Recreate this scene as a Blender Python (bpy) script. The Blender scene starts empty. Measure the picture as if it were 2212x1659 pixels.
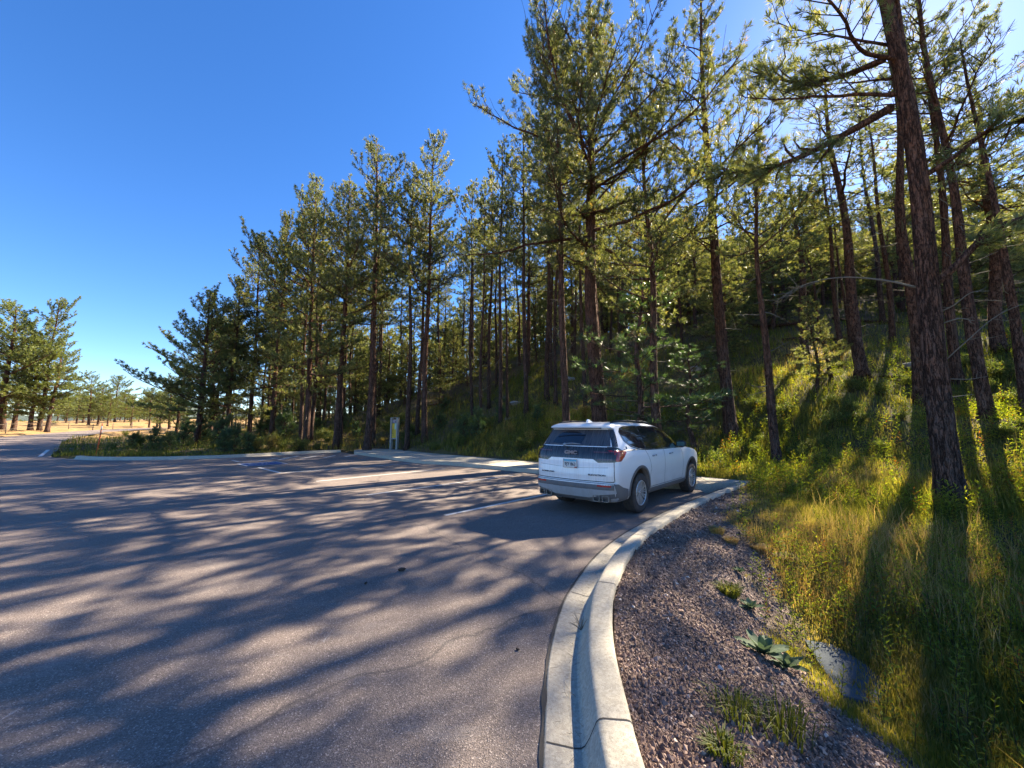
import bpy, bmesh, math, random
import numpy as np
from mathutils import Vector, Matrix
from mathutils.bvhtree import BVHTree
from mathutils.geometry import delaunay_2d_cdt

R = math.radians
SC = bpy.context.scene
COL = SC.collection

# ------------------------------------------------------------------ camera
PITCH = math.atan((922 - 829.5) / 833.0)
EYE = 1.70
cam_d = bpy.data.cameras.new("camera")
cam = bpy.data.objects.new("camera", cam_d)
COL.objects.link(cam)
cam.location = (0, 0, EYE)
cam.rotation_euler = (R(90) + PITCH, 0, 0)
cam_d.sensor_width = 36.0
cam_d.lens = 36.0 * 833.0 / 2212.0
cam_d.clip_start = 0.05
cam_d.clip_end = 6000
SC.camera = cam

# ------------------------------------------------------------------ sky, sun, exposure
SUN_AZ, SUN_EL = R(49.3), R(36.7)          # azimuth to the right of the view axis (+Y)
w = bpy.data.worlds.new("World")
SC.world = w
w.use_nodes = True
nt = w.node_tree
bg = nt.nodes["Background"]
sky = nt.nodes.new("ShaderNodeTexSky")
sky.sky_type = 'NISHITA'
sky.sun_disc = False
sky.sun_elevation = SUN_EL
sky.sun_rotation = SUN_AZ
sky.altitude = 1500
sky.air_density = 1.0
sky.dust_density = 0.4
sky.ozone_density = 3.0
hs = nt.nodes.new("ShaderNodeHueSaturation")
hs.inputs["Saturation"].default_value = 1.26
hs.inputs["Hue"].default_value = 0.508
nt.links.new(sky.outputs[0], hs.inputs["Color"]); nt.links.new(hs.outputs[0], bg.inputs[0])
bg.inputs[1].default_value = 0.067
sd = bpy.data.lights.new("sun", 'SUN')
sun = bpy.data.objects.new("sun", sd)
COL.objects.link(sun)
sd.energy = 5.0
sd.angle = R(0.55)
sd.color = (1.0, 0.86, 0.65)
dirv = Vector((math.sin(SUN_AZ) * math.cos(SUN_EL), math.cos(SUN_AZ) * math.cos(SUN_EL), math.sin(SUN_EL)))
sun.rotation_euler = dirv.to_track_quat('Z', 'Y').to_euler()
sun.location = (30, 30, 40)
SC.view_settings.view_transform = 'Standard'
SC.view_settings.look = 'None'
SC.view_settings.gamma = 1.0
SC.view_settings.exposure = 2.2
SC.render.engine = 'CYCLES'
cy = SC.cycles
cy.max_bounces = 6
cy.diffuse_bounces = 4
cy.glossy_bounces = 3
cy.transmission_bounces = 4
cy.transparent_max_bounces = 8
cy.use_denoising = True
cy.use_adaptive_sampling = True
cy.adaptive_threshold = 0.02

# ------------------------------------------------------------------ small helpers
rng = np.random.default_rng(7)

def tag(o, label=None, cat=None, group=None, kind=None):
    if label: o["label"] = label
    if cat: o["category"] = cat
    if group: o["group"] = group
    if kind: o["kind"] = kind
    return o

def empty(name, loc=(0, 0, 0), rz=0.0):
    o = bpy.data.objects.new(name, None)
    COL.objects.link(o)
    o.location = loc
    o.rotation_euler = (0, 0, rz)
    o.empty_display_size = 0.3
    return o

class G:
    """numpy geometry accumulator: tris and quads, a material index and one float attribute 'v'"""
    def __init__(s):
        s.V = []; s.T = []; s.Q = []; s.n = 0; s.a = []; s.tm = []; s.qm = []
    def add(s, V, T=None, Q=None, v=0.0, m=0):
        V = np.asarray(V, float).reshape(-1, 3)
        s.V.append(V)
        v = np.broadcast_to(np.asarray(v, float), (len(V),))
        s.a.append(v)
        if T is not None and len(T):
            T = np.asarray(T, int); s.T.append(T + s.n); s.tm.append(np.full(len(T), m))
        if Q is not None and len(Q):
            Q = np.asarray(Q, int); s.Q.append(Q + s.n); s.qm.append(np.full(len(Q), m))
        s.n += len(V)
    def mesh(s, name, mats, smooth=True):
        V = np.concatenate(s.V) if s.V else np.zeros((0, 3))
        T = np.concatenate(s.T) if s.T else np.zeros((0, 3), int)
        Q = np.concatenate(s.Q) if s.Q else np.zeros((0, 4), int)
        me = bpy.data.meshes.new(name)
        me.vertices.add(len(V)); me.vertices.foreach_set("co", V.astype(np.float32).ravel())
        nl = T.size + Q.size
        me.loops.add(nl)
        me.loops.foreach_set("vertex_index", np.concatenate([T.ravel(), Q.ravel()]).astype(np.int32))
        me.polygons.add(len(T) + len(Q))
        st = np.concatenate([np.arange(len(T)) * 3, T.size + np.arange(len(Q)) * 4])
        me.polygons.foreach_set("loop_start", st.astype(np.int32))
        mi = np.concatenate([np.concatenate(s.tm) if s.tm else np.zeros(0), np.concatenate(s.qm) if s.qm else np.zeros(0)])
        me.polygons.foreach_set("material_index", mi.astype(np.int32))
        me.polygons.foreach_set("use_smooth", np.full(len(mi), bool(smooth)))
        at = me.attributes.new("v", 'FLOAT', 'POINT')
        at.data.foreach_set("value", np.concatenate(s.a).astype(np.float32))
        for m in (mats if isinstance(mats, (list, tuple)) else [mats]):
            me.materials.append(m)
        me.update(calc_edges=True)
        return me
    def build(s, name, mats, parent=None, smooth=True):
        o = bpy.data.objects.new(name, s.mesh(name, mats, smooth))
        COL.objects.link(o)
        if parent is not None: o.parent = parent
        return o
    # ---- primitives
    def tube(s, P, r, sides=8, v=0.0, m=0, cap=True, wob=None):
        P = np.asarray(P, float); K = len(P)
        r = np.broadcast_to(np.asarray(r, float), (K,))
        t = np.gradient(P, axis=0)
        t /= np.linalg.norm(t, axis=1)[:, None] + 1e-9
        ref = np.array([1.0, 0, 0]) if abs(t[0, 0]) < 0.8 else np.array([0, 1.0, 0])
        u = np.cross(t, ref); u /= np.linalg.norm(u, axis=1)[:, None] + 1e-9
        wv = np.cross(t, u)
        a = np.arange(sides) / sides * 2 * math.pi
        rr = r[:, None] * np.ones((K, sides))
        if wob is not None: rr = rr * wob
        V = P[:, None, :] + rr[:, :, None] * (np.cos(a)[None, :, None] * u[:, None, :] + np.sin(a)[None, :, None] * wv[:, None, :])
        i = np.arange(K - 1)[:, None] * sides; j = np.arange(sides)[None, :]; j2 = (j + 1) % sides
        Q = np.stack([i + j, i + j2, i + sides + j2, i + sides + j], -1).reshape(-1, 4)
        vv = np.repeat(np.broadcast_to(np.asarray(v, float), (K,)), sides)
        if cap:
            V = np.concatenate([V.reshape(-1, 3), P[:1], P[-1:]])
            c0 = K * sides; c1 = c0 + 1
            jj = np.arange(sides)
            T = np.concatenate([np.stack([np.full(sides, c0), (jj + 1) % sides, jj], -1),
                                np.stack([np.full(sides, c1), (K - 1) * sides + jj, (K - 1) * sides + (jj + 1) % sides], -1)])
            vv = np.concatenate([vv, [vv[0], vv[-1]]])
            s.add(V, T, Q, v=vv, m=m)
        else:
            s.add(V, None, Q, v=vv, m=m)
    def sticks(s, A, B, ra, rb, v=0.0, m=0):
        """many three-sided sticks at once"""
        A = np.asarray(A, float); B = np.asarray(B, float); n = len(A)
        if n == 0: return
        d = B - A; d /= np.linalg.norm(d, axis=1)[:, None] + 1e-9
        ref = np.where(np.abs(d[:, 2:3]) < 0.8, np.array([[0, 0, 1.0]]), np.array([[1.0, 0, 0]]))
        u = np.cross(d, ref); u /= np.linalg.norm(u, axis=1)[:, None] + 1e-9
        wv = np.cross(d, u)
        ang = np.arange(3) / 3 * 2 * math.pi
        off = np.cos(ang)[None, :, None] * u[:, None, :] + np.sin(ang)[None, :, None] * wv[:, None, :]
        ra = np.broadcast_to(ra, (n,))[:, None, None]; rb = np.broadcast_to(rb, (n,))[:, None, None]
        V = np.concatenate([A[:, None, :] + off * ra, B[:, None, :] + off * rb], 1)
        b = np.arange(n)[:, None] * 6
        Q = np.concatenate([b + np.array([[0, 1, 4, 3]]), b + np.array([[1, 2, 5, 4]]), b + np.array([[2, 0, 3, 5]])])
        s.add(V.reshape(-1, 3), None, Q, v=np.repeat(np.broadcast_to(v, (n,)), 6), m=m)
    def box(s, lo, hi, m=0, v=0.0, M=None):
        x0, y0, z0 = lo; x1, y1, z1 = hi
        V = np.array([[x0,y0,z0],[x1,y0,z0],[x1,y1,z0],[x0,y1,z0],[x0,y0,z1],[x1,y0,z1],[x1,y1,z1],[x0,y1,z1]], float)
        if M is not None: V = V @ np.array(M.to_3x3()).T + np.array(M.translation)
        s.add(V, None, [[0,3,2,1],[4,5,6,7],[0,1,5,4],[1,2,6,5],[2,3,7,6],[3,0,4,7]], m=m, v=v)

def unit(a):
    return a / (np.linalg.norm(a, axis=-1, keepdims=True) + 1e-9)

# ------------------------------------------------------------------ materials
def new_mat(name):
    m = bpy.data.materials.new(name); m.use_nodes = True
    n = m.node_tree; b = n.nodes["Principled BSDF"]
    return m, n, b
def L(n, a, b): n.links.new(a, b)
def node(n, t, **k):
    x = n.nodes.new(t)
    for a, b in k.items(): setattr(x, a, b)
    return x
def ramp(n, src, stops, interp='LINEAR'):
    r = node(n, "ShaderNodeValToRGB"); e = r.color_ramp.elements; r.color_ramp.interpolation = interp
    while len(e) < len(stops): e.new(0.5)
    for el, (p, c) in zip(e, stops):
        el.position = p; el.color = (*c, 1) if len(c) == 3 else c
    L(n, src, r.inputs[0]); return r.outputs[0]
def coords(n, kind="Object", scale=None):
    tc = node(n, "ShaderNodeTexCoord"); o = tc.outputs[kind]
    if scale is not None:
        mp = node(n, "ShaderNodeMapping"); mp.inputs["Scale"].default_value = scale
        L(n, o, mp.inputs[0]); o = mp.outputs[0]
    return o
def noise(n, vec, scale, detail=4, rough=0.55, out="Fac"):
    t = node(n, "ShaderNodeTexNoise"); t.inputs["Scale"].default_value = scale
    t.inputs["Detail"].default_value = detail; t.inputs["Roughness"].default_value = rough
    L(n, vec, t.inputs["Vector"]); return t.outputs[out]
def voro(n, vec, scale, feature='F1', out="Distance", rand=1.0):
    t = node(n, "ShaderNodeTexVoronoi"); t.feature = feature; t.inputs["Scale"].default_value = scale
    t.inputs["Randomness"].default_value = rand
    L(n, vec, t.inputs["Vector"]); return t.outputs[out]
def mix(n, f, a, b, mode='MIX'):
    x = node(n, "ShaderNodeMix"); x.data_type = 'RGBA'; x.blend_type = mode
    for s_, v_ in ((x.inputs[0], f), (x.inputs[6], a), (x.inputs[7], b)):
        if isinstance(v_, (int, float)): s_.default_value = v_
        elif isinstance(v_, tuple): s_.default_value = (*v_, 1)
        else: L(n, v_, s_)
    return x.outputs[2]
def mth(n, op, a, b=None, clamp=False):
    x = node(n, "ShaderNodeMath"); x.operation = op; x.use_clamp = clamp
    for i, v_ in enumerate((a, b)):
        if v_ is None: continue
        if isinstance(v_, (int, float)): x.inputs[i].default_value = v_
        else: L(n, v_, x.inputs[i])
    return x.outputs[0]
def bump(n, b, h, strength=0.5, dist=0.01):
    x = node(n, "ShaderNodeBump"); x.inputs["Strength"].default_value = strength; x.inputs["Distance"].default_value = dist
    L(n, h, x.inputs["Height"]); L(n, x.outputs[0], b.inputs["Normal"]); return x
def plain(name, col, rough=0.5, metal=0.0, spec=0.5, emit=None):
    m, n, b = new_mat(name)
    o = coords(n); f = noise(n, o, 9.0, 5)
    c = mix(n, f, tuple(x * 0.86 for x in col), tuple(min(1, x * 1.12) for x in col))
    L(n, c, b.inputs["Base Color"])
    b.inputs["Roughness"].default_value = rough; b.inputs["Metallic"].default_value = metal
    b.inputs["Specular IOR Level"].default_value = spec
    return m
def attr(n, name="v", out="Fac"):
    a = node(n, "ShaderNodeAttribute"); a.attribute_name = name; return a.outputs[out]

def leafmat(name, stops, trans=0.4, rough=0.45, spec=0.5, tint=(1.1, 1.15, 0.6), objvar=0.25):
    """thin leaves or needles: colour by the 'v' attribute, a little different on each plant, light passes through"""
    m, n, b = new_mat(name)
    oi = node(n, "ShaderNodeObjectInfo")
    c = ramp(n, attr(n), stops)
    k = mth(n, 'ADD', mth(n, 'MULTIPLY', oi.outputs["Random"], objvar), 1 - objvar / 2)
    c = mix(n, 1.0, c, node_rgbval(n, k), 'MULTIPLY')
    L(n, c, b.inputs["Base Color"]); b.inputs["Roughness"].default_value = rough
    b.inputs["Specular IOR Level"].default_value = spec
    t = node(n, "ShaderNodeBsdfTranslucent")
    L(n, mix(n, 1.0, c, tint, 'MULTIPLY'), t.inputs[0])
    ms = node(n, "ShaderNodeMixShader"); ms.inputs[0].default_value = trans
    L(n, b.outputs[0], ms.inputs[1]); L(n, t.outputs[0], ms.inputs[2])
    L(n, ms.outputs[0], n.nodes["Material Output"].inputs[0])
    return m
def node_rgbval(n, k):
    c = node(n, "ShaderNodeCombineColor")
    for i in range(3): L(n, k, c.inputs[i])
    return c.outputs[0]

def make_bark(name, red, grey, dark, fiss=7.0):
    m, n, b = new_mat(name)
    o2 = coords(n)
    o = coords(n, "Object", (1, 1, 0.16))
    def ridge(scale, det, rough=0.6):                     # long wandering furrows
        f = noise(n, o, scale, det, rough)
        return mth(n, 'ABSOLUTE', mth(n, 'SUBTRACT', f, 0.5))
    r1 = ridge(fiss * 0.75, 5); r2 = ridge(fiss * 1.7, 5)
    plates = voro(n, coords(n, "Object", (1, 1, 0.45)), fiss * 1.6, 'F1', out="Color")
    fine = noise(n, coords(n, "Object", (1, 1, 0.5)), 55, 6, 0.7)
    big = noise(n, o2, 0.7, 4)
    sep = node(n, "ShaderNodeSeparateXYZ"); L(n, o2, sep.inputs[0])
    hz = mth(n, 'MULTIPLY', sep.outputs[2], 0.13, True)      # old grey bark low on the stem, orange plates higher up
    f = mth(n, 'ADD', hz, mth(n, 'MULTIPLY', mth(n, 'SUBTRACT', big, 0.5), 1.8), True)
    c = mix(n, f, grey, red)
    sepc = node(n, "ShaderNodeSeparateColor"); L(n, plates, sepc.inputs[0])
    c = mix(n, mth(n, 'MULTIPLY', sepc.outputs[0], 0.45), c, tuple(x * 1.7 for x in red))
    c = mix(n, mth(n, 'MULTIPLY', sepc.outputs[1], 0.25), c, (0.17, 0.15, 0.14))
    c = mix(n, ramp(n, fine, [(0.38, (1, 1, 1)), (0.62, (0, 0, 0))]), c, mix(n, 0.55, c, dark))
    e1 = ramp(n, r1, [(0.0, (0, 0, 0)), (0.035, (0.8, 0.8, 0.8)), (0.09, (1, 1, 1))])
    e2 = ramp(n, r2, [(0.0, (0.25, 0.25, 0.25)), (0.03, (1, 1, 1))])
    e = mth(n, 'MULTIPLY', e1, e2)
    c = mix(n, e, dark, c)
    L(n, c, b.inputs["Base Color"]); b.inputs["Roughness"].default_value = 0.92
    b.inputs["Specular IOR Level"].default_value = 0.12
    bump(n, b, mth(n, 'ADD', e, mth(n, 'MULTIPLY', fine, 0.6)), 1.0, 0.03)
    return m

M = {}
M['bark'] = make_bark("bark", (0.20, 0.085, 0.046), (0.125, 0.092, 0.080), (0.030, 0.018, 0.013), 13.0)
M['bark_far'] = make_bark("bark_grey", (0.17, 0.085, 0.055), (0.115, 0.085, 0.07), (0.02, 0.013, 0.01), 15.0)
M['deadwood'] = plain("deadwood", (0.16, 0.135, 0.105), 0.9, spec=0.1)
M['twig'] = plain("twig", (0.065, 0.046, 0.035), 0.9, spec=0.1)
M['needle'] = leafmat("needles", [(0.0, (0.054, 0.078, 0.032)), (0.4, (0.132, 0.158, 0.056)), (0.8, (0.265, 0.27, 0.105)), (1.0, (0.27, 0.18, 0.06))],
                      trans=0.5, rough=0.5, spec=0.5, tint=(1.5, 1.4, 0.7))
M['needle_y'] = leafmat("needles_sunny", [(0.0, (0.085, 0.115, 0.034)), (0.5, (0.165, 0.20, 0.06)), (1.0, (0.28, 0.30, 0.10))],
                      trans=0.42, rough=0.42, spec=0.6, tint=(1.4, 1.35, 0.6))  # lighter copy of the needles, side-lit brightness put into the colour
M['needle_blue'] = leafmat("needles_blue", [(0.0, (0.045, 0.08, 0.04)), (0.6, (0.09, 0.135, 0.055)), (1.0, (0.15, 0.20, 0.07))],
                      trans=0.35, rough=0.4, spec=0.6, tint=(1.3, 1.5, 0.6))
M['grass'] = leafmat("grass_blades", [(0.0, (0.065, 0.09, 0.020)), (0.3, (0.15, 0.165, 0.028)), (0.55, (0.29, 0.26, 0.07)), (0.75, (0.38, 0.31, 0.15)), (1.0, (0.36, 0.23, 0.12))],
                     trans=0.5, rough=0.6, spec=0.25, tint=(1.35, 1.2, 0.5), objvar=0)
M['weed'] = leafmat("weed_leaves", [(0.0, (0.08, 0.13, 0.02)), (0.5, (0.20, 0.24, 0.028)), (0.85, (0.33, 0.29, 0.035)), (1.0, (0.34, 0.12, 0.03))],
                    trans=0.5, rough=0.5, spec=0.3, tint=(1.35, 1.4, 0.4), objvar=0.2)
M['yellow_leaf'] = leafmat("yellow_leaves", [(0.0, (0.20, 0.20, 0.05)), (0.6, (0.38, 0.28, 0.08)), (1.0, (0.45, 0.22, 0.08))],
                    trans=0.45, rough=0.5, spec=0.3, tint=(1.2, 1.2, 0.6), objvar=0.2)
M['shrub'] = leafmat("shrub_leaves", [(0.0, (0.055, 0.085, 0.025)), (0.5, (0.125, 0.155, 0.042)), (0.8, (0.22, 0.21, 0.06)), (1.0, (0.30, 0.17, 0.05))],
                    trans=0.45, rough=0.5, spec=0.3, tint=(1.3, 1.35, 0.5), objvar=0.2)
M['mullein'] = leafmat("felted_leaves", [(0.0, (0.06, 0.11, 0.06)), (1.0, (0.15, 0.20, 0.13))], trans=0.25, rough=0.7, spec=0.2, tint=(1.1, 1.1, 0.8))
# ------------------------------------------------------------------ the lie of the land (metres; camera foot at 0,0; +Y is the view axis)
def pix(px, py, z=0.0):
    """ground point seen at a place of the photograph, on a level of height z (used once, to measure the plan)"""
    a = (px - 1106) / 833.0; b = (829.5 - py) / 833.0
    c, s = math.cos(PITCH), math.sin(PITCH)
    X, Y, Z = a, c - s * b, s + c * b
    t = (z - EYE) / Z
    return (X * t, Y * t)

def catmull(P, n=10):
    P = [np.array(p, float) for p in P]
    P = [2 * P[0] - P[1]] + P + [2 * P[-1] - P[-2]]
    out = []
    for i in range(1, len(P) - 2):
        for k in range(n):
            t = k / n
            out.append(0.5 * ((2 * P[i]) + (-P[i-1] + P[i+1]) * t + (2*P[i-1] - 5*P[i] + 4*P[i+1] - P[i+2]) * t*t + (-P[i-1] + 3*P[i] - 3*P[i+1] + P[i+2]) * t**3))
    out.append(P[-2])
    return np.array(out)

# outer top edge of the right-hand kerb, from behind the camera to the tip of the pavement
KR = catmull([(1.6, -6), (0.95, -3), (0.66, -0.5), (0.58, 1.0)] + [pix(*p, 0.15) for p in
     [(1396,1659),(1358,1525),(1326,1385),(1324,1288),(1338,1242),(1361,1195),(1392,1160),(1427,1133),(1492,1095),(1554,1067),(1624,1039)]], 8)
# pavement: back edge, from the tip to its far end, and front edge
SWB = [pix(*p, 0.15) for p in [(1624,1039),(1508,1029),(1340,1013),(1171,999),(1020,986),(914,977),(857,971),(804,969),(765,972)]]
SWF = [pix(*p, 0.15) for p in [(765,976),(835,985),(852,988),(914,995),(961,997),(1070,1006),(1171,1015),(1340,1034),(1430,1043),(1508,1045),(1538,1045)]]
SWB_c = catmull(SWB, 6)
# left kerb (top outer edge)
KL = catmull([pix(*p, 0.15) for p in [(735,971.5),(690,973),(600,977),(500,982),(420,984.5),(350,986),(270,986.5),(210,986),(175,984)]], 6)

def lift(x, y):
    """the car park is level; the road and the meadow climb gently to the left"""
    r = np.hypot(x, y)
    return np.where(np.asarray(x) < 5, 0.02 * np.clip(r - 32, 0, 60) + 0.012 * np.clip(r - 92, 0, 160), 0.0)

def pol(az, r):
    return (r * math.sin(R(az)), r * math.cos(R(az)))
ROAD_NEAR = catmull([tuple(KL[-1]), pol(-49.6, 33.5), pol(-49.3, 40), pol(-48.4, 60), pol(-45, 85), pol(-40, 110), pol(-33, 140)], 6)
ROAD_FAR = catmull([pol(-36, 150), pol(-43, 114), pol(-47.8, 88), pol(-52.8, 65.5), pol(-60, 54), pol(-75, 48), pol(-100, 46)], 6)
def inset(P, d):
    t = unit(np.gradient(P, axis=0)); return P + np.stack([-t[:, 1], t[:, 0]], -1) * d
ASPH = np.concatenate([KR, SWB_c[1:], KL[1:], ROAD_NEAR[1:], ROAD_FAR, np.array([(-45, -9), (-20, -12), (1.6, -9)])])

def inside(poly, x, y):
    x = np.asarray(x, float); y = np.asarray(y, float)
    c = np.zeros(x.shape, bool); n = len(poly); j = n - 1
    for i in range(n):
        xi, yi = poly[i]; xj, yj = poly[j]
        hit = ((yi > y) != (yj > y)) & (x < (xj - xi) * (y - yi) / (yj - yi + 1e-12) + xi)
        c ^= hit; j = i
    return c

def dist_line(poly, x, y):
    x = np.asarray(x, float); y = np.asarray(y, float)
    d = np.full(x.shape, 1e9)
    for (x0, y0), (x1, y1) in zip(poly[:-1], poly[1:]):
        dx, dy = x1 - x0, y1 - y0; q = dx*dx + dy*dy + 1e-12
        t = np.clip(((x - x0) * dx + (y - y0) * dy) / q, 0, 1)
        d = np.minimum(d, np.hypot(x - x0 - t * dx, y - y0 - t * dy))
    return d

CP = []
for i in range(0, len(KR), 5): CP.append((*KR[i], 0.10))
for i in range(0, len(SWB_c), 5): CP.append((*SWB_c[i], 0.14))
for i in range(0, len(KL), 6): CP.append((*KL[i], 0.12))
for q in list(ROAD_NEAR[6::4]) + list(ROAD_FAR[::4]): CP.append((*q, float(lift(*q))))
CP += [(1.7,2,-.10),(1.9,3.2,-.14),(2.15,4.2,-.12),(2.75,5.2,-.07),(3.6,6.4,-.02),(4.9,7.7,.04),
 (2.6,3.6,-.47),(2.6,2.0,-.52),(3.25,4.2,-.76),(3.35,3.2,-.82),(3.4,1,-.95),(3.7,5.0,-.55),(4.3,6.0,-.25),(5.2,7.4,0.0),(3.5,-2,-1.0),(6,-3,-.6),
 (4.2,3.8,-.52),(5.0,4,-.32),(4.9,5.2,-.25),(6,6,-.08),(7,7.2,0),(9.2,8.1,.12),(8,4.5,.0),(10,5.5,.35),(12,6,.8),(6.5,3,-.1),(6.5,1,-.2),(10,0,.3),(16,3,1.6),
 (8,10,.05),(7.6,12,.12),(9.6,14,.33),(7.5,14.5,.28),(9.9,17.3,1.4),(6,16,.45),(4,18.2,.75),(14.8,12,2.1),(16.4,15.4,2.95),(15.4,17,4.1),
 (18,15.6,3.5),(21.5,17,4.9),(14,8,1.2),(20,10,2.6),(12,12,.95),(12,15,1.9),(20,24,6.6),(23,35,12),(30,30,11),(38,30,10.4),(33,48,18),
 (50,45,18),(13,45,13),(5.5,42,11),(5,62,12),(1.9,42,9.9),(-2.3,42,8.3),(-9,42,6),(-15,42,3.8),(-20,42,2.4),(-30,45,1.4),(-9,62,5.5),(2,62,10),(14,66,15),
 (0.9,24,2.6),(-4,25,1.3),(-8,29,.9),(-5,33,3.1),(2,33,6.2),(10,26,5.0),(10,33,8.0),(17,25,6.3),(-12,28,.35),(-18,25.5,.25),(-14,33,1.0),
 (-22,28,.3),(-25,36,.6),(-35,44,.9),(-45,62,1.2),(-22,60,2.2),(28,18,7),(35,10,6),(45,25,11)]
for az, z in ((-100,1.8),(-80,2.2),(-60,2.4),(-50,2.5),(-40,2.8),(-30,4),(-20,7),(-8,11),(5,16),(20,22),(40,24),(60,20),(80,12),(110,4),(140,0),(180,0),(-140,0)):
    CP.append((*pol(az, 160), z)); CP.append((*pol(az, 450), z + (3 if az < -25 else 8)))
for az in (120, 150, 180, -150, -120): CP.append((*pol(az, 30), -0.2))
CP = np.array(CP)
_D = np.hypot(CP[:, None, 0] - CP[None, :, 0], CP[:, None, 1] - CP[None, :, 1])
_W = np.linalg.solve(_D + 0.02 * np.eye(len(CP)), CP[:, 2] - CP[:, 2].mean())
_rn = np.random.default_rng(3)
_waves = [(_rn.normal(size=2) * k, _rn.uniform(0, 6.28), a) for k, a in [(0.35, .10)] * 4 + [(1.1, .035)] * 5 + [(3.2, .010)] * 6]
_WN = np.vstack([KR[::4], SWB_c[1::5], KL[::6]])
def ground(x, y):
    x = np.atleast_1d(np.asarray(x, float)); y = np.atleast_1d(np.asarray(y, float))
    out = np.empty(x.shape)
    for i in range(0, x.size, 60000):
        xs = x.ravel()[i:i+60000]; ys = y.ravel()[i:i+60000]
        z = np.hypot(xs[:, None] - CP[None, :, 0], ys[:, None] - CP[None, :, 1]) @ _W + CP[:, 2].mean()
        rough = np.clip((np.hypot(xs, ys) - 2) / 12, 0.15, 1.0)
        dk = np.sqrt(np.min((xs[:, None] - _WN[None, :, 0]) ** 2 + (ys[:, None] - _WN[None, :, 1]) ** 2, 1))
        rough = rough * np.clip((dk - 0.6) / 3.0, 0.0, 1.0)
        for kv, ph, a in _waves: z = z + a * rough * np.sin(kv[0] * xs + kv[1] * ys + ph)
        out.ravel()[i:i+60000] = z
    return out
def gz(x, y): return float(ground(x, y)[0])

GRAVEL = np.concatenate([KR[::1], np.array([(5.4, 9.2), (4.3, 7.5), (3.55, 6.0), (3.1, 4.8), (2.85, 3.9), (2.85, 3.0), (2.95, 1.5), (3.1, -3), (3.1, -6)])])
_gn = [( _rn.normal(size=2) * k, _rn.uniform(0, 6.28), a) for k, a in [(1.2, .22)] * 4 + [(4.0, .10)] * 5]
def wobble(x, y):
    z = 0
    for kv, ph, a in _gn: z = z + a * np.sin(kv[0] * x + kv[1] * y + ph)
    return z
GEDGE = np.array([(7.4, 11.4), (5.4, 9.2), (4.3, 7.5), (3.55, 6.0), (3.1, 4.8), (2.85, 3.9), (2.85, 3.0), (2.95, 1.5), (3.1, -3), (3.1, -6)])
def gravel_mask(x, y):
    """1 on the gravel shoulder, 0 on the vegetated ground, ragged in between"""
    ins = inside(GRAVEL, x, y); d = dist_line(GEDGE, x, y)
    sgn = np.where(ins, d, -d)
    return np.clip(0.5 + (sgn + np.clip(0.12 * np.hypot(x, y), 0.3, 0.9) * wobble(x, y)) / 0.40, 0, 1)

# ---- terrain sheet: a fan of rings, fine near the viewer and coarse far off, out to the horizon
rad = np.concatenate([[0.0], 0.5 * (1200 / 0.5) ** (np.arange(330) / 329.0)])
azs = np.concatenate([np.arange(-80, 80, 0.33), np.arange(80, 280, 2.5)])
AZ, RR = np.meshgrid(np.radians(azs), rad)
TX, TY = RR * np.sin(AZ), RR * np.cos(AZ)
TZ = ground(TX, TY)
far = np.clip((RR - 300) / 300, 0, 1)
TZ = TZ * (1 - far) + far * 4
ina = inside(ASPH, TX, TY)
dK = np.minimum(np.minimum(dist_line(KR, TX, TY), dist_line(KL, TX, TY)), dist_line(SWB_c, TX, TY))
TZ = np.where(ina, np.minimum(TZ, lift(TX, TY) - np.where((dK < 0.22), 0.0, 0.14)), TZ)
g = G()
nr, na = TX.shape
i = np.arange(nr - 1)[:, None] * na; j = np.arange(na)[None, :]; j2 = (j + 1) % na
Q = np.stack([i + j2, i + na + j2, i + na + j, i + j], -1)
Q = Q[:, :, ::-1].reshape(-1, 4)
g.add(np.stack([TX, TY, TZ], -1), None, Q, v=gravel_mask(TX, TY).ravel())
# meadow far left is straw-coloured; forest floor is litter
_az = np.degrees(np.arctan2(TX, TY))
fieldm = np.clip((RR - 45) / 10, 0, 1) * np.clip((-28 - _az) / 6, 0, 1)
floorm = np.clip((TY - 17 - 0.1 * np.abs(TX)) / 8, 0, 1) * (1 - fieldm)

m, n, b = new_mat("ground")
o = coords(n)
gm = attr(n)
fm = attr(n, "field"); lm = attr(n, "litter")
soil = mix(n, noise(n, o, 2.2, 6), (0.055, 0.045, 0.022), (0.13, 0.10, 0.05))
green = mix(n, noise(n, o, 6.0, 5), (0.06, 0.075, 0.018), (0.16, 0.14, 0.045))
veg = mix(n, ramp(n, noise(n, o, 0.9, 4), [(0.4, (0, 0, 0)), (0.6, (1, 1, 1))]), soil, green)
lit = mix(n, ramp(n, noise(n, o, 0.35, 5), [(0.35, (0, 0, 0)), (0.65, (1, 1, 1))]), (0.085, 0.055, 0.035), (0.17, 0.115, 0.06))
veg = mix(n, mth(n, 'MULTIPLY', lm, 0.75), veg, lit)
straw = mix(n, noise(n, coords(n, "Object", (1, 3, 1)), 0.25, 7), (0.27, 0.165, 0.072), (0.38, 0.245, 0.105))
veg = mix(n, fm, veg, straw)
vc = voro(n, o, 70, 'F1', out="Color"); sp = node(n, "ShaderNodeSeparateColor"); L(n, vc, sp.inputs[0])
stone = ramp(n, sp.outputs[0], [(0.0, (0.050, 0.036, 0.032)), (0.5, (0.165, 0.118, 0.100)), (0.9, (0.29, 0.22, 0.19)), (1.0, (0.44, 0.37, 0.32))])
stone = mix(n, ramp(n, noise(n, o, 3.5, 6), [(0.42, (0, 0, 0)), (0.62, (1, 1, 1))]), stone, mix(n, noise(n, o, 90, 3), (0.045, 0.035, 0.033), (0.12, 0.09, 0.082)))
c = mix(n, gm, veg, stone)
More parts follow.
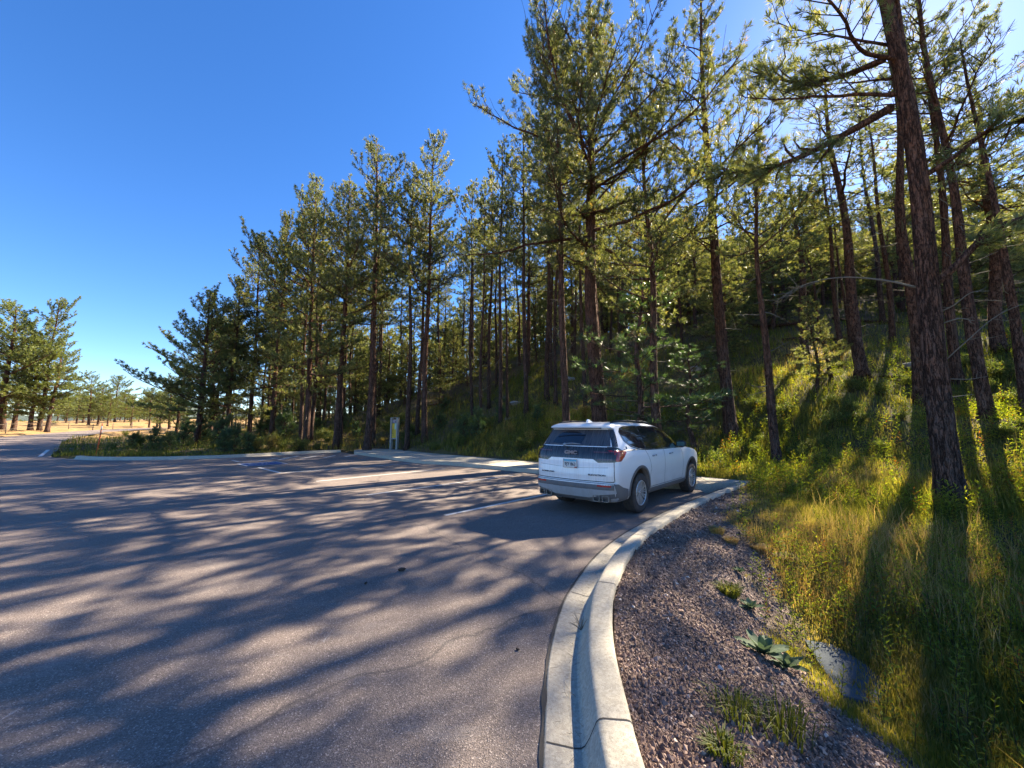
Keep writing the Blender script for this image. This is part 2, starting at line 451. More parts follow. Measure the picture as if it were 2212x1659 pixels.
L(n, c, b.inputs["Base Color"]); b.inputs["Roughness"].default_value = 0.95; b.inputs["Specular IOR Level"].default_value = 0.2
hh = mth(n, 'ADD', mth(n, 'MULTIPLY', voro(n, o, 70), 1.0), mth(n, 'MULTIPLY', noise(n, o, 25, 6, 0.7), 1.6))
bump(n, b, hh, 0.8, 0.02)
M['ground'] = m
terrain = g.build("ground", m)
for nm, arr in (("field", fieldm), ("litter", floorm)):
    at = terrain.data.attributes.new(nm, 'FLOAT', 'POINT'); at.data.foreach_set("value", arr.astype(np.float32).ravel())
tag(terrain, "grassy bank, gravel shoulder and hillside around the car park", kind="structure")

# ------------------------------------------------------------------ asphalt
def sheet(name, poly, step, zf, mat, extra=None):
    poly = np.asarray(poly)
    x0, y0 = poly.min(0); x1, y1 = poly.max(0)
    gx, gy = np.meshgrid(np.arange(x0, x1, step), np.arange(y0, y1, step))
    gx = gx.ravel(); gy = gy.ravel()
    k = inside(poly, gx, gy) & (dist_line(np.vstack([poly, poly[:1]]), gx, gy) > step * 0.35)
    pts = [Vector((float(a), float(b))) for a, b in poly] + [Vector((float(a), float(b))) for a, b in zip(gx[k], gy[k])]
    ed = [(i, (i + 1) % len(poly)) for i in range(len(poly))]
    vs, _, fs, _, _, _ = delaunay_2d_cdt(pts, ed, [], 1, 1e-5)
    V = np.array([(v.x, v.y) for v in vs])
    z = zf(V[:, 0], V[:, 1])
    T = np.array([f for f in fs if len(f) == 3])
    gg = G(); gg.add(np.column_stack([V, z]), T)
    return gg.build(name, mat)

m, n, b = new_mat("asphalt")
o = coords(n)
fine = voro(n, o, 150, 'F1', out="Color"); sp = node(n, "ShaderNodeSeparateColor"); L(n, fine, sp.inputs[0])
agg = ramp(n, sp.outputs[0], [(0.0, (0.108, 0.088, 0.079)), (0.55, (0.180, 0.147, 0.131)), (0.92, (0.24, 0.197, 0.174)), (1.0, (0.44, 0.38, 0.34))])
big = noise(n, o, 0.33, 5)
c = mix(n, 1.0, agg, ramp(n, big, [(0.3, (0.83, 0.83, 0.86)), (0.7, (1.12, 1.08, 1.04))]), 'MULTIPLY')
pat = ramp(n, noise(n, coords(n, "Object", (1, 2.2, 1)), 1.3, 7, 0.62), [(0.58, (0, 0, 0)), (0.70, (1, 1, 1))])
c = mix(n, mth(n, 'MULTIPLY', pat, 0.25), c, (0.30, 0.28, 0.27))
# scraped streaks left by a plough, and thin dark cracks
scr = ramp(n, noise(n, coords(n, "Object", (5, 1.2, 1)), 1.1, 9, 0.75), [(0.64, (0, 0, 0)), (0.69, (1, 1, 1))])
c = mix(n, mth(n, 'MULTIPLY', mth(n, 'MULTIPLY', scr, sp.outputs[1]), 0.95), c, (0.42, 0.40, 0.40))
wn = noise(n, o, 1.2, 4, out="Color")
wv = node(n, "ShaderNodeMixRGB"); wv.blend_type = 'ADD'; wv.inputs[0].default_value = 0.5
L(n, o, wv.inputs[1]); L(n, wn, wv.inputs[2])
crk = ramp(n, voro(n, wv.outputs[0], 0.17, 'DISTANCE_TO_EDGE'), [(0.0, (1, 1, 1)), (0.0022, (0, 0, 0))])
c = mix(n, mth(n, 'MULTIPLY', crk, 0.6), c, (0.05, 0.045, 0.045))
oil = ramp(n, voro(n, wv.outputs[0], 0.55, 'F1'), [(0.0, (1, 1, 1)), (0.10, (0.5, 0.5, 0.5)), (0.16, (0, 0, 0))])
c = mix(n, mth(n, 'MULTIPLY', mth(n, 'MULTIPLY', oil, noise(n, o, 7, 5)), 0.7), c, (0.045, 0.040, 0.042))
lt = ramp(n, noise(n, coords(n, "Object", (1, 1.6, 1)), 0.45, 8, 0.7), [(0.55, (0, 0, 0)), (0.63, (1, 1, 1))])
c = mix(n, mth(n, 'MULTIPLY', lt, 0.16), c, (0.30, 0.26, 0.23))
L(n, c, b.inputs["Base Color"]); b.inputs["Roughness"].default_value = 0.82; b.inputs["Specular IOR Level"].default_value = 0.35
hh = mth(n, 'ADD', mth(n, 'MULTIPLY', voro(n, o, 150), 1.0), mth(n, 'MULTIPLY', noise(n, o, 60, 5, 0.7), 0.6))
bump(n, b, hh, 0.55, 0.008)
M['asphalt'] = m
ASPH_IN = np.concatenate([inset(KR, 0.46)[:-6], np.array(SWF)[::-1][1:] , inset(KL, 0.46), ROAD_NEAR[3:], ROAD_FAR, np.array([(-45, -9), (-20, -12), (1.6, -9)])])
asph = sheet("parking_lot", ASPH_IN, 2.5, lambda x, y: lift(x, y), m)
tag(asph, "dark asphalt car park striped with tree shadows", kind="structure")

# ------------------------------------------------------------------ concrete
def concrete(name, a, bb, dirt):
    m, n, b = new_mat(name)
    o = coords(n)
    f = noise(n, o, 3.0, 7, 0.6)
    c = mix(n, f, a, bb)
    pits = ramp(n, noise(n, o, 130, 3, 0.6), [(0.30, (0.55, 0.55, 0.55)), (0.45, (1, 1, 1))])
    c = mix(n, 1.0, c, pits, 'MULTIPLY')
    st = ramp(n, noise(n, o, 0.9, 6, 0.7), [(0.50, (0, 0, 0)), (0.72, (1, 1, 1))])
    c = mix(n, mth(n, 'MULTIPLY', st, 0.6), c, dirt)
    sp2 = voro(n, o, 55, 'F1', out="Color"); s2 = node(n, "ShaderNodeSeparateColor"); L(n, sp2, s2.inputs[0])
    c = mix(n, 0.22, c, ramp(n, s2.outputs[0], [(0, (0.12, 0.11, 0.10)), (1, (0.62, 0.58, 0.50))]))
    L(n, c, b.inputs["Base Color"]); b.inputs["Roughness"].default_value = 0.85; b.inputs["Specular IOR Level"].default_value = 0.3
    bump(n, b, mth(n, 'ADD', noise(n, o, 110, 4, 0.7), mth(n, 'MULTIPLY', noise(n, o, 12, 4), 0.6)), 0.5, 0.006)
    return m
M['conc'] = concrete("concrete", (0.37, 0.335, 0.265), (0.47, 0.43, 0.345), (0.20, 0.175, 0.14))
M['conc_d'] = concrete("concrete_gutter", (0.34, 0.31, 0.25), (0.44, 0.40, 0.325), (0.17, 0.145, 0.125))
M['joint'] = plain("joint", (0.05, 0.045, 0.04), 0.95)

def sweep(name, path, prof, mat, side=1, joints=None, zoff=None):
    """profile [(inward distance, z)] swept along a plan curve"""
    P = np.asarray(path, float)
    t = np.gradient(P, axis=0); t = unit(t)
    nrm = np.stack([-t[:, 1], t[:, 0]], -1) * side
    prof = np.asarray(prof, float); K = len(prof)
    zo = np.zeros(len(P)) if zoff is None else np.asarray(zoff)
    V = np.zeros((len(P), K, 3))
    V[:, :, :2] = P[:, None, :] + nrm[:, None, :] * prof[None, :, 0, None]
    V[:, :, 2] = prof[None, :, 1] + zo[:, None]
    i = np.arange(len(P) - 1)[:, None] * K; j = np.arange(K - 1)[None, :]
    Q = np.stack([i + j, i + K + j, i + K + j + 1, i + j + 1], -1).reshape(-1, 4)
    if side > 0: Q = Q[:, ::-1]
    gg = G(); gg.add(V.reshape(-1, 3), None, Q)
    return gg

def resample(P, step):
    P = np.asarray(P, float); d = np.concatenate([[0], np.cumsum(np.hypot(*np.diff(P, axis=0).T))])
    s = np.arange(0, d[-1], step)
    s = np.append(s, d[-1])
    return np.column_stack([np.interp(s, d, P[:, 0]), np.interp(s, d, P[:, 1])])

KRf = resample(KR, 0.08)
kerb_prof = [(0.0, -0.35), (0.0, 0.135), (0.012, 0.148), (0.03, 0.152), (0.150, 0.150), (0.172, 0.144), (0.187, 0.128), (0.225, 0.045), (0.250, 0.004), (0.268, -0.008)]
gut_prof = [(0.268, -0.008), (0.30, -0.012), (0.455, 0.007), (0.47, 0.004), (0.475, -0.10)]
kerb = sweep("kerb", KRf, kerb_prof, M['conc'])
kerb = kerb.build("kerb", M['conc']); tag(kerb, "pale concrete kerb curving along the right of the car park", kind="structure")
gutter = sweep("gutter", KRf, gut_prof, M['conc_d']).build("gutter", M['conc_d'])
tag(gutter, "flat concrete gutter between the kerb and the asphalt", kind="structure")
# sawn joints across kerb and gutter
dcum = np.concatenate([[0], np.cumsum(np.hypot(*np.diff(KRf, axis=0).T))])
near_i = int(np.argmin(np.hypot(KRf[:, 0] - 0.62, KRf[:, 1] - 2.12)))
gj = G()
tK = unit(np.gradient(KRf, axis=0)); nK = np.stack([-tK[:, 1], tK[:, 0]], -1)
s0 = dcum[near_i] - 3 * 1.9
while s0 < dcum[-1] - 0.3:
    k = int(np.searchsorted(dcum, s0)); p = KRf[min(k, len(KRf) - 1)]; tt = tK[min(k, len(KRf) - 1)]; nn = nK[min(k, len(KRf) - 1)]
    V = []
    for (d, z) in kerb_prof[1:] + gut_prof[1:3]:
        for s_ in (-0.005, 0.005):
            q = p + nn * d + tt * s_; V.append((q[0], q[1], z + 0.0025))
    K = len(V) // 2
    gj.add(V, None, [[2*i, 2*i+1, 2*i+3, 2*i+2] for i in range(K - 1)])
    s0 += 1.9
o = gj.build("kerb_joint", M['joint']); o.parent = kerb
# gravel and grit that gathers along the asphalt edge of the gutter: dark tar seam
seam = G()
P = KRf + nK * 0.48
wd = 0.005 + 0.011 * np.abs(np.sin(dcum * 3.1) * np.sin(dcum * 7.7 + 1) + 0.4 * np.sin(dcum * 23))
V = np.zeros((len(P), 2, 3)); V[:, 0, :2] = P - nK * wd[:, None]; V[:, 1, :2] = P + nK * wd[:, None]; V[:, :, 2] = 0.0085
i = np.arange(len(P) - 1)[:, None] * 2
seam.add(V.reshape(-1, 3), None, np.concatenate([i, i + 2, i + 3, i + 1], 1))
o = seam.build("tar_seam", M['joint']); tag(o, "dark tar seam along the gutter edge", kind="structure")

# left kerb
KLf = resample(KL, 0.3)
o = sweep("k", KLf, kerb_prof + gut_prof[1:], M['conc']).build("kerb", M['conc'])
tag(o, "long straight kerb before the young pines on the far left", kind="structure")

# pavement slab
poly = np.array(list(SWB_c) + [p for p in SWF])
def slab(name, poly, z1, z0, mat):
    poly = np.asarray(poly); n_ = len(poly)
    me = bpy.data.meshes.new(name); bm = bmesh.new()
    vs = [bm.verts.new((p[0], p[1], z1)) for p in poly]; f = bm.faces.new(vs)
    f.normal_update()
    if f.normal.z < 0: f.normal_flip()
    r = bmesh.ops.extrude_face_region(bm, geom=[f])
    top = [e for e in r['geom'] if isinstance(e, bmesh.types.BMVert)]
    for v in top: v.co.z = z1
    for v in vs: v.co.z = z0
    bmesh.ops.recalc_face_normals(bm, faces=bm.faces[:])
    bmesh.ops.bevel(bm, geom=[e for e in bm.edges if all(abs(v.co.z - z1) < 1e-4 for v in e.verts)], offset=0.02, segments=2, affect='EDGES')
    bmesh.ops.triangulate(bm, faces=[f for f in bm.faces if len(f.verts) > 4])
    bm.to_mesh(me); bm.free(); me.materials.append(mat)
    o = bpy.data.objects.new(name, me); COL.objects.link(o); return o
KR_inner = KR[-9:] + 0  # the kerb tip closes the pavement
swpoly = [tuple(p) for p in SWB_c] + [tuple(p) for p in SWF]
sw = slab("sidewalk", swpoly, 0.146, -0.3, M['conc'])
tag(sw, "concrete pavement strip in front of the parked car", kind="structure")
gj = G()
for k in range(1, 16):
    f = k / 16
    a = np.array(SWB_c[int(f * (len(SWB_c) - 1))])
    fr = resample(np.array(SWF), 0.05)[::-1]
    q = fr[int(np.argmin(np.hypot(*(fr - a).T)))]
    if np.hypot(*(q - a)) < 0.6: continue
    d = (q - a) / np.hypot(*(q - a)); t = np.array([-d[1], d[0]]) * 0.006
    gj.add([(*(a - t), .1485), (*(a + t), .1485), (*(q + t), .1485), (*(q - t), .1485)], None, [[0, 1, 2, 3]])
o = gj.build("sidewalk_joint", M['joint']); o.parent = sw

# ------------------------------------------------------------------ painted markings
m, n, b = new_mat("road_paint")
o_ = coords(n)
wear = ramp(n, noise(n, o_, 28, 6, 0.7), [(0.36, (0, 0, 0)), (0.50, (1, 1, 1))])
c = mix(n, wear, (0.20, 0.185, 0.185), (0.66, 0.65, 0.62))
L(n, c, b.inputs["Base Color"]); b.inputs["Roughness"].default_value = 0.7
M['paint'] = m
M['paint_blue'] = plain("paint_blue", (0.035, 0.085, 0.25), 0.6)
def stripe(gg, a, b_, w_=0.10, z=0.004):
    a = np.array(a, float); b_ = np.array(b_, float); d = unit(b_ - a); t = np.array([-d[1], d[0]]) * w_ / 2
    k = max(1, int(np.hypot(*(b_ - a)) / 2))
    for i in range(k):
        p = a + (b_ - a) * i / k; q = a + (b_ - a) * (i + 1) / k
        V = [(*(p - t), 0), (*(p + t), 0), (*(q + t), 0), (*(q - t), 0)]
        V = [(x, y, float(lift(x, y)) + z) for x, y, _ in V]
        gg.add(V, None, [[0, 3, 2, 1]])
SD = np.array([0.680, 0.733])                                    # direction of the parking bays
lines = [(pix(961, 1113.5), 5.1), (pix(792, 1069.5), 5.4), (pix(683, 1040), 5.0)]
for st, ln in lines:
    gg = G(); stripe(gg, st, np.array(st) + SD * ln, 0.10)
    o = gg.build("parking_line", M['paint']); tag(o, kind="structure")
gg = G()
stripe(gg, pix(559, 1010), pix(607, 1022), 0.12); stripe(gg, pix(607, 1022), pix(900, 1000), 0.10)
stripe(gg, pix(501, 994.4), pix(516, 997.6), 0.12); stripe(gg, pix(516, 997.6), pix(700, 982), 0.10)
for a, b_ in (((560, 995), (600, 989)), ((600, 994), (644, 985)), ((650, 991), (684, 985)), ((700, 989), (724, 984)), ((745, 987), (770, 982))):
    stripe(gg, pix(*a), pix(*b_), 0.14)
o = gg.build("parking_line", M['paint']); tag(o, "hatched access aisle painted beside the blue symbol", kind="structure")
gg = G(); stripe(gg, pix(86, 988), pol(-49.9, 40.5), 0.16, 0.006)
o = gg.build("edge_line", M['paint']); tag(o, "white edge line where the road leaves the car park", kind="structure")
# blue accessible-parking symbol
cS = np.array(pix(567, 1002)); ux = np.array([0.745, -0.667]); uy = SD
Ms = Matrix(((ux[0], uy[0], 0, cS[0]), (ux[1], uy[1], 0, cS[1]), (0, 0, 1, 0.006), (0, 0, 0, 1)))
def flat(gg, pts, z=0.0, m=0):
    P = np.array([(x, y, z) for x, y in pts]) @ np.array(Ms.to_3x3()).T + np.array(Ms.translation)
    k = len(P); gg.add(np.vstack([P, P.mean(0)]), [[i, (i + 1) % k, k] for i in range(k)], m=m)
gg = G(); h_ = 0.72; w1 = 0.82
flat(gg, [(-w1, -w1), (w1, -w1), (w1, w1), (-w1, w1)], 0, 0)
flat(gg, [(-h_, -h_), (h_, -h_), (h_, h_), (-h_, h_)], 0.004, 1)
ring = lambda r, a0, a1: [(r * math.cos(a), r * math.sin(a)) for a in np.linspace(a0, a1, 14)]
A0, A1 = R(-215), R(25)
for k in range(13):
    a, b2 = A0 + (A1 - A0) * k / 13, A0 + (A1 - A0) * (k + 1) / 13
    q = lambda r, t: (-0.08 + r * math.cos(t), -0.18 + r * math.sin(t))
    flat(gg, [q(.28, a), q(.36, a), q(.36, b2), q(.28, b2)], 0.008, 0)
flat(gg, [(-0.17 + 0.09 * math.cos(a), 0.48 + 0.09 * math.sin(a)) for a in np.linspace(0, 6.28, 13)[:-1]], 0.008, 0)
for pts in ([(-.20, .36), (-.11, .36), (-.08, -.02), (-.16, -.02)], [(-.12, .22), (.13, .18), (.13, .11), (-.12, .14)],
            [(-.12, .04), (.20, .0), (.20, -.08), (-.10, -.03)], [(.13, -.03), (.21, -.03), (.36, -.36), (.28, -.38)]):
    flat(gg, pts, 0.008, 0)
o = gg.build("parking_symbol", [M['paint'], M['paint_blue']], smooth=False)
tag(o, "blue square with a white wheelchair symbol painted on the asphalt", kind="structure")
# ------------------------------------------------------------------ pines
def tufts(g, C, D, n, Ln, wd, rg, v, m=1):
    """brushes of long needles: C centres, D shoot directions, n needles each"""
    N = len(C)
    if N == 0: return
    d = D[:, None, :] * 0.75 + unit(rg.normal(size=(N, n, 3))) * rg.uniform(0.45, 1.0, (N, n, 1))
    d[:, :, 2] += 0.12
    d = unit(d)
    L_ = Ln * rg.uniform(0.7, 1.15, (N, n, 1))
    side = unit(np.cross(d, unit(rg.normal(size=(N, n, 3)))))
    st = C[:, None, :] - D[:, None, :] * rg.uniform(0, 0.10, (N, n, 1))
    w2 = wd * rg.uniform(0.7, 1.2, (N, n, 1)) * 0.5
    mid = st + d * L_ * 0.45
    V = np.stack([st, mid + side * w2, st + d * L_, mid - side * w2], 2).reshape(-1, 3)
    Q = np.arange(N * n * 4).reshape(-1, 4)
    vv = np.clip(np.repeat(v, n) + rg.normal(0, 0.10, N * n), 0, 1)
    g.add(V, None, Q, v=np.repeat(vv, 4), m=m)

def prof_edge(u): return np.clip(u / 0.12, 0, 1) ** 0.5 * (1 - u) ** 0.62 * (1.0 + 0.0 * u) + 0.05
def prof_tall(u): return np.clip(u / 0.25, 0, 1) ** 0.7 * (1 - u) ** 0.5 + 0.06
def prof_round(u): return np.clip(u / 0.3, 0, 1) ** 0.6 * (1 - u) ** 0.42 + 0.08
def prof_cone(u): return np.clip(u / 0.08, 0, 1) ** 0.5 * (1 - u) ** 0.9 + 0.05

def pine(name, seed, H, r0, cb, W, prof=prof_edge, dens=3.4, nn=15, Ln=0.20, wd=0.020, sides=9, lean=(0, 0), tuft_step=0.115,
         elev=(-12, 50), dead=10, rag=0.35, skip=None, fork=None, bark='bark', needle='needle', sparse=1.0, secs=0.21, wig=0.12, brown=0.02):
    """returns (trunk mesh, crown mesh); skip(az, u) -> True leaves a branch out"""
    rg = np.random.default_rng(seed)
    gt, gc = G(), G()
    K = 26
    t = np.linspace(0, 1, K)
    ph = rg.uniform(0, 6.28, 4)
    ax = np.stack([lean[0] * t + wig * (np.sin(t * 4 + ph[0]) - math.sin(ph[0])) + 0.05 * (np.sin(t * 11 + ph[1]) - math.sin(ph[1])),
                   lean[1] * t + wig * (np.sin(t * 4 + ph[2]) - math.sin(ph[2])) + 0.05 * (np.sin(t * 11 + ph[3]) - math.sin(ph[3])),
                   H * t - 0.25], 1)
    rr = r0 * (0.97 - 0.87 * t ** 1.15) * (1 + 0.55 * np.exp(-t * H / 0.35)) + 0.012
    if sides >= 16:                                            # near trunks: furrowed bark as real relief
        K3 = 260; t3 = np.linspace(0, 1, K3) ** 1.35; S3 = 56
        ax3 = np.stack([np.interp(t3, t, ax[:, k]) for k in range(3)], 1); r3 = np.interp(t3, t, rr)
        th = np.arange(S3) / S3 * 2 * math.pi; wob = np.ones((K3, S3))
        for q in range(22):
            kf = rg.integers(3, 19); kz = rg.normal(0, 16)
            wob += 0.010 * np.sin(kf * th[None, :] + kz * t3[:, None] + rg.uniform(0, 6.28) + 1.2 * np.sin(t3[:, None] * rg.uniform(20, 60) + q))
        wob += 0.012 * rg.normal(size=(K3, S3))
        gt.tube(ax3, r3, S3, m=0, wob=wob)
    else:
        wob = 1 + 0.05 * rg.normal(size=(K, sides)) * np.clip(1.2 - t, 0, 1)[:, None]
        gt.tube(ax, rr, sides, m=0, wob=wob)
    def axis(h):
        tt = np.clip(h / H, 0, 1)
        return np.array([np.interp(tt, t, ax[:, 0]), np.interp(tt, t, ax[:, 1]), np.interp(tt, t, ax[:, 2])])
    stems = [(axis, cb * H, H, W)]
    if fork:
        hf, off, Hf = fork
        b0 = axis(hf); K2 = 12; t2 = np.linspace(0, 1, K2)
        P2 = b0 + np.stack([off[0] * t2 ** 0.7, off[1] * t2 ** 0.7, (Hf - hf) * t2], 1)
        gt.tube(P2, 0.72 * np.interp(hf / H, t, rr) * (1 - 0.9 * t2) + 0.012, max(6, sides - 2), m=0)
        ax2 = lambda h: np.array([np.interp(h, P2[:, 2], P2[:, k]) for k in range(3)])
        stems.append((ax2, hf + 0.25 * (Hf - hf), Hf, W * 0.75))
    C, D, TA, TB, TR = [], [], [], [], []
    for (axf, h0, h1, WW) in stems:
        n = int((h1 - h0) * dens)
        az = rg.uniform(0, 6.28)
        for i in range(n):
            u = (i + rg.uniform(0.1, 0.9)) / n
            az += 2.399 + rg.normal(0, 0.5)
            if skip is not None and skip(az % (2 * math.pi), u): continue
            h = h0 + u * (h1 - h0) * 0.985
            Lb = WW * prof(u) * rg.uniform(1 - rag * 1.6, 1 + rag * 0.5) * (1 + 0.30 * math.sin(az + ph[0] + 5 * u) + 0.18 * math.sin(2 * az + ph[1] - 9 * u))
            if rg.uniform() < 0.07 * (u < 0.5): Lb *= 0.4
            if Lb < 0.25: Lb = 0.25
            el = R(elev[0] + (elev[1] - elev[0]) * u + rg.normal(0, 9))
            m_ = max(4, int(Lb / 0.32) + 2)
            p = axf(h); P = [p]
            a_ = az; sl = Lb / (m_ - 1)
            for k in range(m_ - 1):
                a_ += rg.normal(0, 0.10); e_ = el + R(30) * (k / m_) ** 1.5 + rg.normal(0, 0.07)
                p = p + sl * np.array([math.cos(e_) * math.cos(a_), math.cos(e_) * math.sin(a_), math.sin(e_)]); P.append(p)
            P = np.array(P)
            rb = 0.012 + 0.0095 * Lb
            gt.tube(P, rb * (1 - 0.80 * np.linspace(0, 1, m_)), 5 if Lb > 1.5 else 4, m=0, cap=False)
            s = max(0.22, 0.30 - 0.04 * Lb) * Lb; sgn = 1 if rg.uniform() < 0.5 else -1
            dd = unit(np.gradient(P, axis=0)); cum = np.linspace(0, Lb, m_)
            bv = 0
            while s < Lb:
                q = np.array([np.interp(s, cum, P[:, k]) for k in range(3)]); di = unit(np.array([np.interp(s, cum, dd[:, k]) for k in range(3)]))
                fr = s / Lb
                ls = min(1.5, (0.30 + 0.42 * (Lb - s) + 0.12 * Lb * fr)) * rg.uniform(0.55, 1.15)
                yaw = sgn * R(rg.uniform(28, 68)); sgn = -sgn
                cz, sz = math.cos(yaw), math.sin(yaw)
                d0 = unit(np.array([di[0] * cz - di[1] * sz, di[0] * sz + di[1] * cz, di[2] + rg.uniform(-0.05, 0.45)]))
                e1 = q + d0 * ls * 0.55; d1 = unit(d0 + np.array([0, 0, 0.30]) + rg.normal(0, 0.12, 3)); e2 = e1 + d1 * ls * 0.45
                TA += [q, e1]; TB += [e1, e2]; TR += [0.011 + 0.004 * ls, 0.008]
                if rg.uniform() < sparse:
                    C.append(e2); D.append(d1)
                    x = ls - tuft_step
                    while x > 0.28 * ls and x > 0.10:
                        base = q + d0 * x if x < ls * 0.55 else e1 + d1 * (x - ls * 0.55)
                        td = unit((d0 if x < ls * .55 else d1) * 0.6 + unit(rg.normal(size=3)) * 0.75 + np.array([0, 0, 0.35]))
                        off = rg.uniform(0.06, 0.20)
                        C.append(base + td * off); D.append(td)
                        if off > 0.1: TA.append(base); TB.append(base + td * off); TR.append(0.006)
                        x -= tuft_step * rg.uniform(0.7, 1.3)
                s += secs * rg.uniform(0.7, 1.3)
            C.append(P[-1]); D.append(dd[-1])
    # dead stubs and bare boughs below the crown
    for k in range(dead):
        h = rg.uniform(0.10 * H, max(cb * H, 0.3 * H) * 1.1); a_ = rg.uniform(0, 6.28); Ld = rg.uniform(0.15, 1.5) * (0.5 + h / H)
        p = axis(h); P = [p]; e_ = R(rg.uniform(-25, 25))
        for q in range(4):
            a_ += rg.normal(0, 0.16); e_ += rg.normal(0.0, 0.18)
            p = p + Ld / 4 * np.array([math.cos(e_) * math.cos(a_), math.cos(e_) * math.sin(a_), math.sin(e_)]); P.append(p)
        gt.tube(P, np.linspace(0.022, 0.006, 5) * (0.6 + 0.4 * Ld), 4, m=1, cap=False)
        if Ld > 0.7:
            A = np.array([P[2], P[3], P[3]]); B = A + rg.normal(0, 0.18, (3, 3)); gt.sticks(A, B, 0.007, 0.003, m=1)
    C = np.array(C); D = np.array(D)
    if len(TA): gc.sticks(np.array(TA), np.array(TB), np.array(TR), np.array(TR) * 0.7, m=0)
    vb = np.clip(rg.normal(0.42, 0.20, len(C)), 0, 0.85)
    vb = np.where(rg.uniform(size=len(C)) < brown, 0.97, vb)
    tufts(gc, C, D, nn, Ln, wd, rg, vb, m=1)
    tm = gt.mesh(name + "_trunk", [M[bark], M['deadwood']])
    cm = gc.mesh(name + "_crown", [M['twig'], M[needle]], smooth=False)
    return tm, cm, H, r0, len(C)

def put(meshes, x, y, label, group=None, H=None, rz=None, thick=None, z=None, name="pine_tree", cat="pine tree", tilt=None, sink=0.0):
    tm, cm, H0, r0, _ = meshes
    k = 1.0 if H is None else H / H0
    kx = k if thick is None else thick
    e = empty(name, (x, y, (gz(x, y) if z is None else z) - sink), rng.uniform(0, 6.28) if rz is None else rz)
    e.scale = (kx, kx, k)
    if tilt is not None: e.rotation_euler = (tilt[0], tilt[1], e.rotation_euler[2])
    tag(e, label, cat, group)
    t = bpy.data.objects.new("trunk", tm); COL.objects.link(t); t.parent = e
    c = bpy.data.objects.new("crown", cm); COL.objects.link(c); c.parent = e
    return e

TALL = [pine("tall%d" % i, 100 + i, 18.5, 0.17, 0.52, 2.7, prof_tall, dens=5.0, nn=12, wd=0.036, sides=8, dead=16, elev=(-10, 45), bark='bark_far') for i in range(3)]
LEAN_ = [pine("slim%d" % i, 120 + i, 16.0, 0.12, 0.60, 1.9, prof_tall, dens=5.0, nn=12, wd=0.036, sides=7, dead=20, elev=(-10, 45), bark='bark_far') for i in range(3)]
EDGE = [pine("edge%d" % i, 140 + i, 20.0, 0.23, [0.20, 0.15, 0.30][i], [5.3, 4.8, 5.2][i], prof_edge, dens=6.2, nn=14, wd=0.032, sides=10, elev=(-14, 50)) for i in range(3)]
EDGEH = [pine("high%d" % i, 150 + i, 20.0, 0.23, 0.42, [4.4, 4.0][i], prof_edge, dens=5.8, nn=14, wd=0.029, sides=10, elev=(-10, 52), dead=22) for i in range(2)]
OPEN = [pine("open%d" % i, 160 + i, 14.0, 0.24, 0.13, [4.4, 3.9][i], prof_round, dens=6.0, nn=14, wd=0.036, sides=9, needle='needle_y', elev=(-15, 48)) for i in range(2)]
BUSH = [pine("bush%d" % i, 170 + i, 10.0, 0.15, 0.10, [2.9, 2.5][i], prof_edge, dens=6.5, nn=15, wd=0.027, sides=8, elev=(-14, 45), dead=4) for i in range(2)]
SMALL = [pine("small%d" % i, 180 + i, 6.5, 0.085, 0.18, [1.7, 1.4][i], prof_edge, dens=5.5, nn=20, wd=0.017, sides=7, elev=(-8, 45), tuft_step=0.17, dead=6, needle='needle_blue') for i in range(2)]
SAPL = [pine("sapling%d" % i, 190 + i, 1.5, 0.025, 0.05, 0.62, prof_round, dens=22, nn=34, wd=0.009, Ln=0.17, sides=6, elev=(15, 65), tuft_step=0.10, dead=0, secs=0.14, needle='needle_blue', wig=0.02) for i in range(3)]
SAPY = [pine("sapling_y%d" % i, 195 + i, 1.5, 0.025, 0.05, 0.55, prof_round, dens=20, nn=30, wd=0.009, Ln=0.15, sides=6, elev=(15, 65), tuft_step=0.11, dead=0, secs=0.15, needle='needle', wig=0.02) for i in range(1)]
print("tufts", [m_[4] for m_ in TALL + LEAN_ + EDGE + OPEN + SMALL + SAPL])

def at(px, Y):                      # plan position of a trunk foot: bearing measured on the photograph, distance along the view axis
    X = (px - 1106) / 833.0
    for _ in range(3):
        z = gz(X * Y if _ else (px - 1106) / 833.0 * Y, Y) - EYE
        X = (px - 1106) / 833.0 * (math.cos(PITCH) + z / Y * math.sin(PITCH))
    return (X * Y, Y)
def top_h(px, py, x, y):            # tree height that carries its tip to a given height of the photograph
    a = (px - 1106) / 833.0; b = (829.5 - py) / 833.0; c, s = math.cos(PITCH), math.sin(PITCH)
    return EYE + y * (s + c * b) / (c - s * b) - gz(x, y)

placed = []
def P(kind, px, Y, label, **k):
    x, y = at(px, Y); placed.append((x, y))
    if 'top' in k: k['H'] = top_h(*k.pop('top'), x, y)
    if 'r' in k: k['thick'] = k.pop('r') / kind[3]
    return put(kind, x, y, label, **k)

